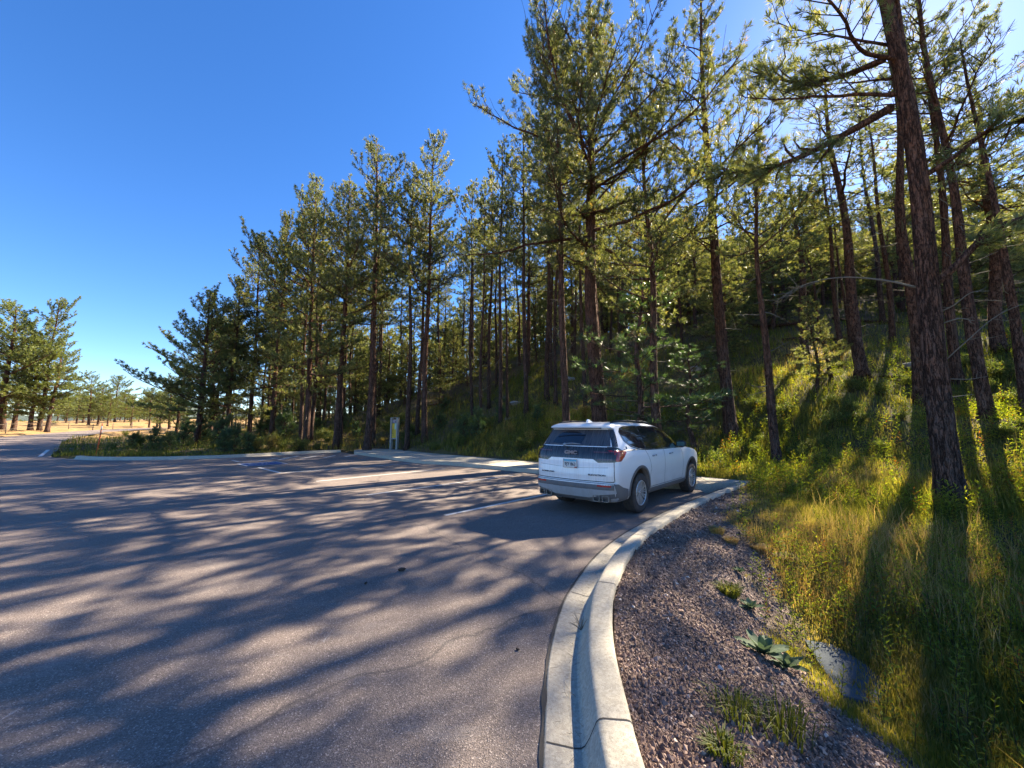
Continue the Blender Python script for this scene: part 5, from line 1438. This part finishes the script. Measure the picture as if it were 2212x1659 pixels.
gg = G(); gg.box((.03, -.036, 1.38), (.20, -.032, 1.79)); gg.build("map", M['sign_g'], pn, smooth=False)
gg = G()
for k in range(3): gg.box((-.17, -.040, 2.0 - k * .07), (-.17 + [.30, .24, .28][k], -.0365, 2.025 - k * .07))
gg.build("header_lines", M['sign_w'], pn, smooth=False)
gg = G()
for k in range(5): gg.box((-.19, -.037, 1.36 - k * .10), (-.155, -.033, 1.41 - k * .10)); gg.box((-.13, -.037, 1.375 - k * .10), (-.01 + .02 * (k % 3), -.033, 1.39 - k * .10))
gg.build("panel_lines", M['ink'], pn, smooth=False)

kx, ky = float(KL[-1][0]) + .35, float(KL[-1][1]) + .45
st = empty("marker_stake", (kx, ky, gz(kx, ky))); st.rotation_euler = (0.02, 0.10, 0)
tag(st, "thin leaning orange marker stake at the left end of the kerb", "marker stake")
gg = G(); gg.tube([(0, 0, -.1), (0, 0, 1.75)], [.032, .026], 8); gg.build("rod", M['orange'], st)
gg = G(); gg.tube([(0, 0, 1.4), (0, 0, 1.62)], [.030, .029], 8); gg.build("reflective_band", M['sign_w'], st)

# fence at the far side of the road
fe = empty("field_fence", (0, 0, 0)); tag(fe, "low wire and rail fence along the straw meadow beyond the road", "fence")
fp = [pol(a, r_) for a, r_ in ((-55, 70), (-52.5, 76), (-50.5, 82), (-48.8, 88), (-47.2, 94), (-45.8, 100), (-44.4, 107))]
pts3 = []
for i, (x, y) in enumerate(fp):
    z = gz(x, y); pts3.append((x, y, z)); gg = G(); gg.tube([(x, y, z - .2), (x, y, z + 1.25)], [.06, .05], 6); gg.build("post", M['deadwood'], fe)
for h in (.45, 1.05):
    gg = G(); gg.tube([(x, y, z + h) for x, y, z in pts3], .018, 4); gg.build("rail", M['deadwood'], fe)

# concrete drain pan lying in the ditch
def ray_ground(px, py):
    a = (px - 1106) / 833.0; b = (829.5 - py) / 833.0; c, s = math.cos(PITCH), math.sin(PITCH)
    d = np.array([a, c - s * b, s + c * b]); t = np.linspace(1.5, 90, 3000); X, Y = d[0] * t, d[1] * t; Z = EYE + d[2] * t
    k = int(np.argmax(Z < ground(X, Y))); return float(X[k]), float(Y[k])
pts = [ray_ground(*p) for p in ((1738, 1388), (1800, 1398), (1870, 1440), (1925, 1490), (1900, 1525), (1822, 1508), (1775, 1445))]
zc = [gz(*p) for p in pts]
m, n, b = new_mat("drain_concrete"); o_ = coords(n)
c = mix(n, noise(n, o_, 3, 6), (0.055, 0.065, 0.075), (0.10, 0.115, 0.125))  # concrete darkened, the shade of the ditch put into its colour
c = mix(n, ramp(n, noise(n, coords(n, "Object", (8, 1, 1)), 1.5, 5), [(.62, (0, 0, 0)), (.66, (1, 1, 1))]), c, (0.08, 0.09, 0.10))
L(n, c, b.inputs["Base Color"]); b.inputs["Roughness"].default_value = 0.95; b.inputs["Specular IOR Level"].default_value = 0.1
M['drain'] = m
dp = G(); cxy = np.mean(pts, 0); zb = max(gz(*cxy), np.mean(zc) - .06) + .03
Vv = [(x, y, gz(x, y) + .012) for x, y in pts] + [(*cxy, (np.mean(zc) + gz(*cxy)) / 2 + .01)]; Vb = [(x, y, z - .25) for x, y, z in Vv]
k = len(pts)
dp.add(Vv + Vb, [[i, (i + 1) % k, k] for i in range(k)][::1], [[i, i + k + 1, (i + 1) % k + k + 1, (i + 1) % k] for i in range(k)])
do = dp.build("drain_pan", M['drain'], smooth=False); tag(do, "blue-grey concrete drain pan in the ditch below the gravel", "drain")
DRAIN = np.array(pts)

# ------------------------------------------------------------------ rocks and fallen logs on the slope
M['rock'] = concrete("rock", (0.17, 0.155, 0.15), (0.34, 0.31, 0.29), (0.10, 0.09, 0.06))
def rock_mesh(seed):
    rg = np.random.default_rng(seed); bm = bmesh.new(); bmesh.ops.create_icosphere(bm, subdivisions=3, radius=1)
    pl_ = [(unit(rg.normal(size=3)), rg.uniform(.55, .85)) for _ in range(9)]
    for v in bm.verts:
        p = np.array(v.co)
        for n_, d_ in pl_:
            q = p @ n_
            if q > d_: p = p - n_ * (q - d_)
        p = p * (1 + .04 * rg.normal()); v.co = Vector((p[0], p[1] * .8, p[2] * .55))
    me = bpy.data.meshes.new("rock"); bm.to_mesh(me); bm.free(); me.materials.append(M['rock'])
    return me
RK = [rock_mesh(i) for i in range(3)]
def ray_ground(px, py):
    a = (px - 1106) / 833.0; b = (829.5 - py) / 833.0; c, s = math.cos(PITCH), math.sin(PITCH)
    d = np.array([a, c - s * b, s + c * b]); t = np.linspace(1.5, 90, 3000); X, Y = d[0] * t, d[1] * t; Z = EYE + d[2] * t
    k = int(np.argmax(Z < ground(X, Y))); return float(X[k]), float(Y[k])
for i, (px, py, s_, lab) in enumerate(((1115, 872, .55, "grey boulder between the grey pole pines on the left slope"), (1085, 862, .40, "small grey boulder left of the larger one on the slope"),
      (1230, 820, .5, "half-buried boulder up the slope behind the red-barked pine"), (1985, 790, .7, "pale boulder on the crest beside the largest trunk"), (1505, 800, .6, "boulder in the shade between the car and the crest"),
      (1100, 905, .3, "small stone at the foot of the left slope"))):
    x, y = ray_ground(px, py); o = bpy.data.objects.new("boulder", RK[i % 3]); COL.objects.link(o); o.location = (x, y, gz(x, y)); o.scale = (s_,) * 3; o.rotation_euler = (0, 0, i * 1.3)
    tag(o, lab, "boulder")
for i, (a, b_, r_, lab) in enumerate((((1610, 705), (1760, 700), .16, "long dark fallen log high on the shaded bank"), ((1690, 738), (1860, 728), .13, "fallen log below the long one on the shaded bank"),
      ((1800, 690), (1950, 700), .12, "fallen log high on the bank behind the flaky-barked pine"), ((1700, 770), (1780, 752), .09, "short tilted log on the shaded bank"),
      ((1900, 815), (2080, 808), .07, "thin pale pole lying on the grassy crest"), ((905, 880), (985, 860), .07, "pale fallen pole on the slope right of the board"))):
    A, B = ray_ground(*a), ray_ground(*b_); q = np.linspace(0, 1, 9); P_ = [(A[0] + (B[0] - A[0]) * t, A[1] + (B[1] - A[1]) * t) for t in q]
    gg = G(); zz = [gz(*p) + r_ * .7 for p in P_]; zz = np.linspace(zz[0], zz[-1], 9) * .5 + np.array(zz) * .5
    gg.tube([(p[0], p[1], z) for p, z in zip(P_, zz)], np.linspace(r_, r_ * .6, 9), 8); o = gg.build("fallen_log", M['bark_far']); tag(o, lab, "log")

# ------------------------------------------------------------------ far woods and hills
m, n, b = new_mat("far_woods"); o_ = coords(n)
L(n, mix(n, noise(n, o_, .05, 8, .7), (0.05, 0.075, 0.06), (0.10, 0.13, 0.10)), b.inputs["Base Color"]); b.inputs["Roughness"].default_value = 1
bump(n, b, noise(n, o_, .12, 8, .7), 1, 8)
gg = G(); az_ = np.radians(np.linspace(-80, 10, 200)); rr_ = [600, 800, 950, 1150]; hh_ = [2, .55, 1.0, .1]
Vv = []
for k, r_ in enumerate(rr_):
    prof_h = 27 + 9 * np.sin(az_ * 9 + 1) + 5 * np.sin(az_ * 23) + 2 * np.sin(az_ * 61 + 2)
    z = 4 + (prof_h * [0, .6, 1, .1][k]); Vv.append(np.stack([r_ * np.sin(az_), r_ * np.cos(az_), z], -1))
Vv = np.array(Vv); n2 = 200
i = np.arange(3)[:, None] * n2; j = np.arange(n2 - 1)[None, :]
gg.add(Vv.reshape(-1, 3), None, np.stack([i + j, i + j + 1, i + n2 + j + 1, i + n2 + j], -1).reshape(-1, 4))
o = gg.build("hills", m); tag(o, "low wooded hills on the far left horizon", kind="structure")

# ------------------------------------------------------------------ loose gravel on the shoulder
m, n, b = new_mat("pebble")
L(n, ramp(n, attr(n), [(0, (0.060, 0.038, 0.030)), (.45, (0.195, 0.128, 0.098)), (.88, (0.32, 0.23, 0.185)), (1, (0.54, 0.47, 0.41))]), b.inputs["Base Color"]); b.inputs["Roughness"].default_value = .85
b.inputs["Specular IOR Level"].default_value = 0.3
rg = np.random.default_rng(9)
N = 210000
r_ = 1.6 * (11.5 / 1.6) ** rg.uniform(0, 1, N); a_ = rg.uniform(R(5), R(58), N)
x, y = r_ * np.sin(a_), r_ * np.cos(a_)
keep = (~inside(ASPH, x, y)) & (rg.uniform(size=N) < gravel_mask(x, y)) & (rg.uniform(size=N) < np.clip(0.75 + .5 * wobble(x * 2.3, y * 2.3), .25, 1)) & (dist_line(KR, x, y) > .015)
x, y, r_ = x[keep], y[keep], r_[keep]; N = len(x)
sz = (.0030 + .0030 * rg.exponential(1.0, N).clip(0, 5)) * (1 + .10 * r_)
octa = np.array([[1,0,0],[0,1,0],[-1,0,0],[0,-1,0],[0,0,.8],[0,0,-.6]], float)
rot = rg.uniform(0, 6.28, N); cr, sr = np.cos(rot), np.sin(rot)
B = octa[None] * rg.uniform(.55, 1.3, (N, 6, 1)) + rg.normal(0, .15, (N, 6, 3))
BX = B[:, :, 0] * cr[:, None] - B[:, :, 1] * sr[:, None]; BY = B[:, :, 0] * sr[:, None] + B[:, :, 1] * cr[:, None]
Vv = np.stack([BX, BY, B[:, :, 2]], -1) * sz[:, None, None] + np.stack([x, y, ground(x, y) + sz * .25], -1)[:, None, :]
F8 = np.array([[0,1,4],[1,2,4],[2,3,4],[3,0,4],[1,0,5],[2,1,5],[3,2,5],[0,3,5]])
gg = G(); gg.add(Vv.reshape(-1, 3), (np.arange(N)[:, None, None] * 6 + F8[None]).reshape(-1, 3), v=np.repeat(np.clip(rg.normal(.45, .22, N), 0, 1), 6))
o = gg.build("gravel", m, smooth=False); tag(o, "purplish crushed gravel spread on the shoulder behind the kerb", kind="stuff")

# ------------------------------------------------------------------ grass
def blades(name, N, rmin, rmax, amin, amax, hmin, hmax, wd, dens, mat, label, colf, seed, power=1.0, seg2=True, droop=.35, dead_ok=False):
    rg = np.random.default_rng(seed)
    r_ = rmin * (rmax / rmin) ** rg.uniform(0, 1, N); a_ = rg.uniform(R(amin), R(amax), N)
    x, y = r_ * np.sin(a_), r_ * np.cos(a_)
    cl = 0.06 * (1 + .12 * r_)                                        # blades stand in tussocks
    k = rg.integers(0, max(1, N // 9), N); ox, oy = x[k], y[k]
    w_ = rg.uniform(size=N) < .75
    x = np.where(w_, ox + rg.normal(0, 1, N) * cl, x); y = np.where(w_, oy + rg.normal(0, 1, N) * cl, y)
    r_ = np.hypot(x, y)
    keep = (~inside(ASPH, x, y)) & (rg.uniform(size=N) < dens(x, y)) & ~(inside(DRAIN, x, y) & (rg.uniform(size=N) < .6))
    kk = np.minimum(dist_line(SWB_c, x, y), dist_line(KR, x, y)) > .04
    keep &= kk
    x, y, r_ = x[keep], y[keep], r_[keep]; N = len(x)
    h = rg.uniform(hmin, hmax, N) * np.clip(.75 + .9 * (wobble(x * .6 + 3, y * .6) + .3), .35, 1.5)
    h *= (0.35 + .65 * (1 - gravel_mask(x, y))) * np.clip(.30 + .45 * dist_line(GEDGE, x, y), .3, 1)
    w2 = wd * rg.uniform(.6, 1.3, N) * (1 + .07 * r_)
    z = ground(x, y) - .01; az = rg.uniform(0, 6.28, N); be = rg.uniform(.05, 1, N) * droop * h
    dx, dy = np.cos(az), np.sin(az); ax_ = rg.uniform(0, 6.28, N); sx_, sy2 = np.cos(ax_) * w2 / 2, np.sin(ax_) * w2 / 2
    b0 = np.stack([x - sx_, y - sy2, z], -1); b1 = np.stack([x + sx_, y + sy2, z], -1)
    mx, my, mz = x + dx * be * .3, y + dy * be * .3, z + h * .55
    m0 = np.stack([mx - sx_ * .8, my - sy2 * .8, mz], -1); m1 = np.stack([mx + sx_ * .8, my + sy2 * .8, mz], -1)
    tp = np.stack([x + dx * be, y + dy * be, z + h * rg.uniform(.85, 1, N)], -1)
    V_ = np.stack([b0, b1, m1, m0, tp], 1).reshape(-1, 3); b5 = np.arange(N)[:, None] * 5
    g_ = G(); c_ = np.clip(colf(x, y, rg) , 0, 1)
    g_.add(V_, b5 + np.array([[3, 2, 4]]), b5 + np.array([[0, 1, 2, 3]]), v=np.repeat(c_, 5))
    o = g_.build(name, mat, smooth=False); tag(o, label, kind="stuff"); return N
def bare(x, y): return np.clip(.55 + 1.6 * wobble(x * .8 + 9, y * .8) + .5 * wobble(x * 2.7, y * 2.7), 0.0, 1)
dn = lambda x, y: (1 - gravel_mask(x, y)) * (0.12 + .88 * bare(x, y)) * np.clip(.22 + .8 * dist_line(GEDGE, x, y), 0, 1)
def cnear(x, y, rg):
    d = dist_line(GEDGE, x, y); dry = np.clip(1 - d / 1.7, 0, 1) * (.10 + .38 * np.clip((np.hypot(x, y) - 5) / 2.5, 0, 1))
    return .34 + .36 * wobble(x * .7, y * .7 + 5) + dry + rg.normal(0, .13, len(x)) - .10 * np.clip((x - 6) / 5, 0, 1)
n1 = blades("grass", 620000, 2.0, 13, 14, 80, .06, .24, .0060, dn, M['grass'], "yellow-green grass growing over the ditch banks on the right", cnear, 31)
cfar = lambda x, y, rg: .33 + .34 * wobble(x * .35, y * .35 + 5) + rg.normal(0, .14, len(x))
dfar = lambda x, y: np.clip(1.15 - .02 * np.hypot(x, y), .3, 1) * (.3 + .7 * bare(x * .5, y * .5))
n2_ = blades("grass", 330000, 12, 58, -2, 78, .12, .36, .009, dfar, M['grass'], "long grass covering the sunlit bank under the right pines", cfar, 32)
n3_ = blades("grass", 230000, 13, 60, -52, 6, .12, .38, .010, dfar, M['grass'], "rough verge grass behind the left kerb and pavement", cfar, 33)
tall_d = lambda x, y: (1 - gravel_mask(x, y)) * np.clip(wobble(x * .9 + 2, y * .9) * 2.2 - .1, 0, 1)
n4_ = blades("dry_grass", 56000, 2.2, 16, 16, 80, .25, .55, .0045, tall_d, M['grass'], "tall dry straw-coloured grass stalks among the green", lambda x, y, rg: rg.normal(.8, .12, len(x)), 34, droop=.6)

# leafy weeds: upright stems with lance-shaped leaves
def weeds(name, N, rmin, rmax, amin, amax, hmin, hmax, nl, ll, label, dens, seed, mat='weed'):
    rg = np.random.default_rng(seed)
    r_ = rmin * (rmax / rmin) ** rg.uniform(0, 1, N); a_ = rg.uniform(R(amin), R(amax), N); x, y = r_ * np.sin(a_), r_ * np.cos(a_)
    keep = (~inside(ASPH, x, y)) & (rg.uniform(size=N) < dens(x, y)) & ~inside(DRAIN, x, y) & (dist_line(SWB_c, x, y) > .15) & (dist_line(KR, x, y) > .2)
    x, y, r_ = x[keep], y[keep], r_[keep]; N = len(x); z = ground(x, y) - .02
    h = rg.uniform(hmin, hmax, N); tip = np.stack([x + rg.normal(0, .1, N) * h, y + rg.normal(0, .1, N) * h, z + h], -1); base = np.stack([x, y, z], -1)
    g_ = G(); g_.sticks(base, tip, .003, .0015, m=0)
    f = np.linspace(.18, 1, nl)[None, :] * np.ones((N, 1)) + rg.normal(0, .03, (N, nl)); p = base[:, None] + (tip - base)[:, None] * f[..., None]
    aa_ = np.arange(nl)[None, :] * 2.399 + rg.uniform(0, 6.28, (N, 1)); up = .35 + .9 * f ** 2 + rg.normal(0, .2, f.shape)
    d = unit(np.stack([np.cos(aa_), np.sin(aa_), up], -1)); l_ = (ll * (1.15 - .55 * f) * rg.uniform(.7, 1.2, f.shape) * (h / hmax)[:, None] ** .5)[..., None]
    sd_ = np.stack([-np.sin(aa_), np.cos(aa_), 0 * aa_], -1); nrm = np.cross(d, sd_); w_ = l_ * .13
    q0, q2 = p, p + d * l_ - nrm * 0 + np.array([0, 0, -.12]) * l_
    md_ = p + d * l_ * .45; q1, q3 = md_ + sd_ * w_ + nrm * w_ * .3, md_ - sd_ * w_ + nrm * w_ * .3
    V_ = np.stack([q0, q1, q2, q3], 2).reshape(-1, 3); M_ = N * nl
    cv = np.clip(rg.normal(.5, .16, N)[:, None] + rg.normal(0, .1, (N, nl)) + .5 * (rg.uniform(size=(N, 1)) < .04), 0, 1).ravel()
    b4 = np.arange(M_)[:, None] * 4
    g_.add(V_, np.concatenate([b4 + [[0, 1, 2]], b4 + [[0, 2, 3]]]), v=np.repeat(cv, 4), m=1)
    o = g_.build(name, [M['twig'], M[mat]], smooth=False); tag(o, label, kind="stuff"); return N
wd_near = lambda x, y: (1 - gravel_mask(x, y)) * np.clip(.15 + .10 * x + wobble(x + 1, y), .04, 1)
w1_ = weeds("weeds", 10500, 2.3, 13, 22, 80, .12, .40, 14, .085, "leafy yellow-green weeds standing in the right-hand grass", wd_near, 41)
w2_ = weeds("weeds", 26000, 11, 50, 0, 78, .25, .65, 12, .17, "leafy weeds on the bank beneath the right pines", lambda x, y: .6 * bare(x, y), 42)
w3_ = weeds("weeds", 24000, 13, 50, -52, 5, .30, .75, 11, .15, "dull green weeds on the bank left of the car", lambda x, y: .8 * bare(x, y), 43, 'shrub')

# mulleins: rosettes of felted leaves at the foot of the gravel
def rosette(seed, n_, ln):
    rg = np.random.default_rng(seed); g_ = G()
    for k in range(n_):
        f = k / n_; a = k * 2.399; l_ = ln * (1.05 - .5 * f) * rg.uniform(.85, 1.1); e0 = R(12 + 55 * f)
        s_ = np.linspace(0, 1, 7); e = e0 - s_ * R(28) + R(14); cx = np.cumsum(np.concatenate([[0], np.cos(e[1:]) * l_ / 6])); cz = np.cumsum(np.concatenate([[0], np.sin(e[1:]) * l_ / 6]))
        w_ = l_ * .24 * np.sin(np.pi * np.clip(s_ * .9 + .08, 0, 1)) ** .75
        P0_ = np.stack([cx * math.cos(a), cx * math.sin(a), cz + .02], -1); sd_ = np.array([-math.sin(a), math.cos(a), 0])
        V_ = np.stack([P0_ - sd_ * w_[:, None] + [0, 0, .012], P0_, P0_ + sd_ * w_[:, None] + [0, 0, .012]], 1).reshape(-1, 3); V_[:, 2] += rg.normal(0, .003, 21)
        i3 = np.arange(6)[:, None] * 3
        g_.add(V_, None, np.concatenate([i3 + [[0, 3, 4, 1]], i3 + [[1, 4, 5, 2]]]), v=rg.uniform(.1, .9))
    return g_
for i, (px, py, s_, lab) in enumerate(((1650, 1420, .23, "largest grey-green felted rosette at the gravel's lower edge"), (1622, 1320, .15, "smaller felted rosette above the largest one"),
                   (1598, 1240, .09, "tiny pale rosette high on the gravel edge"), (1700, 1450, .17, "dark green rosette just below the largest one"))):
    x, y = ray_ground(px, py); rs = rosette(60 + i, 13, s_); e = empty("mullein_plant", (x, y, gz(x, y)), i); tag(e, lab, "plant"); rs.build("leaf_rosette", M['mullein'], e)
# three grass tussocks on the near gravel
for i, (px, py, nb, hh, v0, lab) in enumerate(((1590, 1560, 90, .15, .05, "grey-green grass tussock on the near gravel"), (1690, 1590, 110, .18, .1, "long-bladed tussock right of the grey-green one"), (1565, 1640, 150, .10, .0, "dark green tuft at the bottom edge on the gravel"),
                    (1548, 1152, 300, .12, .75, "straw tuft at the top of the gravel"), (1575, 1285, 300, .14, .15, "bright green tuft above the felted rosettes"), (1580, 1172, 420, .10, .85, "tawny flattened tuft lowest on the gravel mound"), (1640, 1190, 420, .11, .9, "rusty flattened tuft on the gravel mound beside the tawny one"), (1700, 1215, 400, .13, .8, "straw tuft where the gravel mound meets the green weeds"), (1610, 1128, 380, .09, .7, "yellowing tuft near the pavement tip"))):
    x, y = ray_ground(px, py); rg = np.random.default_rng(70 + i); g_ = G()
    a = rg.uniform(0, 6.28, nb); q = rg.uniform(0, .5, nb) ** .7 * hh * 1.3; bx, by = q * np.cos(a), q * np.sin(a); h = hh * rg.uniform(.5, 1.1, nb); a2 = a + rg.normal(0, .6, nb); be = h * rg.uniform(.3, 1.1, nb)
    w_ = .0035; sx_, sy2 = -np.sin(a2) * w_, np.cos(a2) * w_; zz = np.array([gz(x + u_, y + v_) for u_, v_ in zip(bx[::20], by[::20])]).mean() - gz(x, y) + 0 * bx
    V_ = np.stack([np.stack([bx - sx_, by - sy2, zz - .02], -1), np.stack([bx + sx_, by + sy2, zz - .02], -1), np.stack([bx + np.cos(a2) * be * .4 + sx_, by + np.sin(a2) * be * .4 + sy2, zz + h * .7], -1),
                   np.stack([bx + np.cos(a2) * be * .4 - sx_, by + np.sin(a2) * be * .4 - sy2, zz + h * .7], -1), np.stack([bx + np.cos(a2) * be, by + np.sin(a2) * be, zz + h * .75], -1)], 1).reshape(-1, 3)
    b5 = np.arange(nb)[:, None] * 5; g_.add(V_, b5 + [[3, 2, 4]], b5 + [[0, 1, 2, 3]], v=np.repeat(np.clip(rg.normal(v0, .12, nb), 0, 1), 5))
    o = g_.build("grass_tussock", M['grass'], smooth=False); o.location = (x, y, gz(x, y)); tag(o, lab, "grass tuft")
# needles, twigs and cones swept against the kerb
rg = np.random.default_rng(88); g_ = G()
k_ = rg.integers(12, len(KRf) - 30, 520); d_ = np.where(rg.uniform(size=520) < .7, rg.normal(.31, .03, 520), rg.uniform(.30, 1.3, 520))
p_ = KRf[k_] + nK[k_] * np.abs(d_)[:, None]; a_ = rg.uniform(0, 6.28, 520); l_ = rg.uniform(.02, .07, 520)
z_ = np.where(d_ < .54, .004, .010) + rg.uniform(0, .006, 520)
q_ = np.stack([np.cos(a_) * l_, np.sin(a_) * l_, rg.uniform(0, .01, 520)], -1); p3 = np.column_stack([p_, z_])
g_.sticks(p3 - q_ * .5, p3 + q_ * .5, .0012, .0008, v=.5, m=0)
o = g_.build("pine_litter", M['deadwood'], smooth=False); tag(o, "pale twigs and needles scattered along the gutter", kind="stuff")
for i, (px, py, s_, lab) in enumerate(((868, 1234, .045, "small dark cone lying alone on the open asphalt"), (790, 1262, .025, "tiny dark chip on the asphalt left of the cone"), (1118, 1405, .018, "small dark pebble on the asphalt near the gutter"))):
    x, y = pix(px, py); g_ = G(); th = np.linspace(-1, 1, 9)
    g_.tube([(t_ * s_, 0, s_ * .45) for t_ in th], s_ * .45 * np.sqrt(np.clip(1 - th ** 2, .02, 1)) , 9, wob=1 + .25 * rg.normal(size=(9, 9)) * .5)
    o = g_.build("pine_cone" if i == 0 else "stone_chip", M['twig'], smooth=False); o.location = (x, y, .002); o.rotation_euler = (0, 0, .4 + i); tag(o, lab, "pine cone" if i == 0 else "stone")
x, y = pix(1256, 1360, 0); g_ = G(); rg = np.random.default_rng(4)
for k in range(16):
    a = rg.uniform(0, 6.28); l = rg.uniform(.06, .15); e = R(rg.uniform(5, 65)); tip = np.array([l * math.cos(e) * math.cos(a), l * math.cos(e) * math.sin(a), l * math.sin(e)])
    g_.tube([(0, 0, 0), tip * .5 + [0, 0, .01], tip], [.0025, .0018, .001], 4, cap=False)
o = g_.build("dry_weed", M['deadwood']); o.location = (x, y, -.008); tag(o, "small dead reddish weed growing in the gutter joint", "weed")
w4_ = weeds("weeds", 420, 2.6, 9, 30, 62, .35, .62, 18, .11, "taller bright weeds with lance leaves at the lower right", lambda x, y: (x > 3.4) * np.clip(wobble(x * 1.2, y) + .35, 0, 1), 47)
print("COUNTS", n1, n2_, n3_, n4_, w1_, w2_, w3_, len(bpy.data.objects))
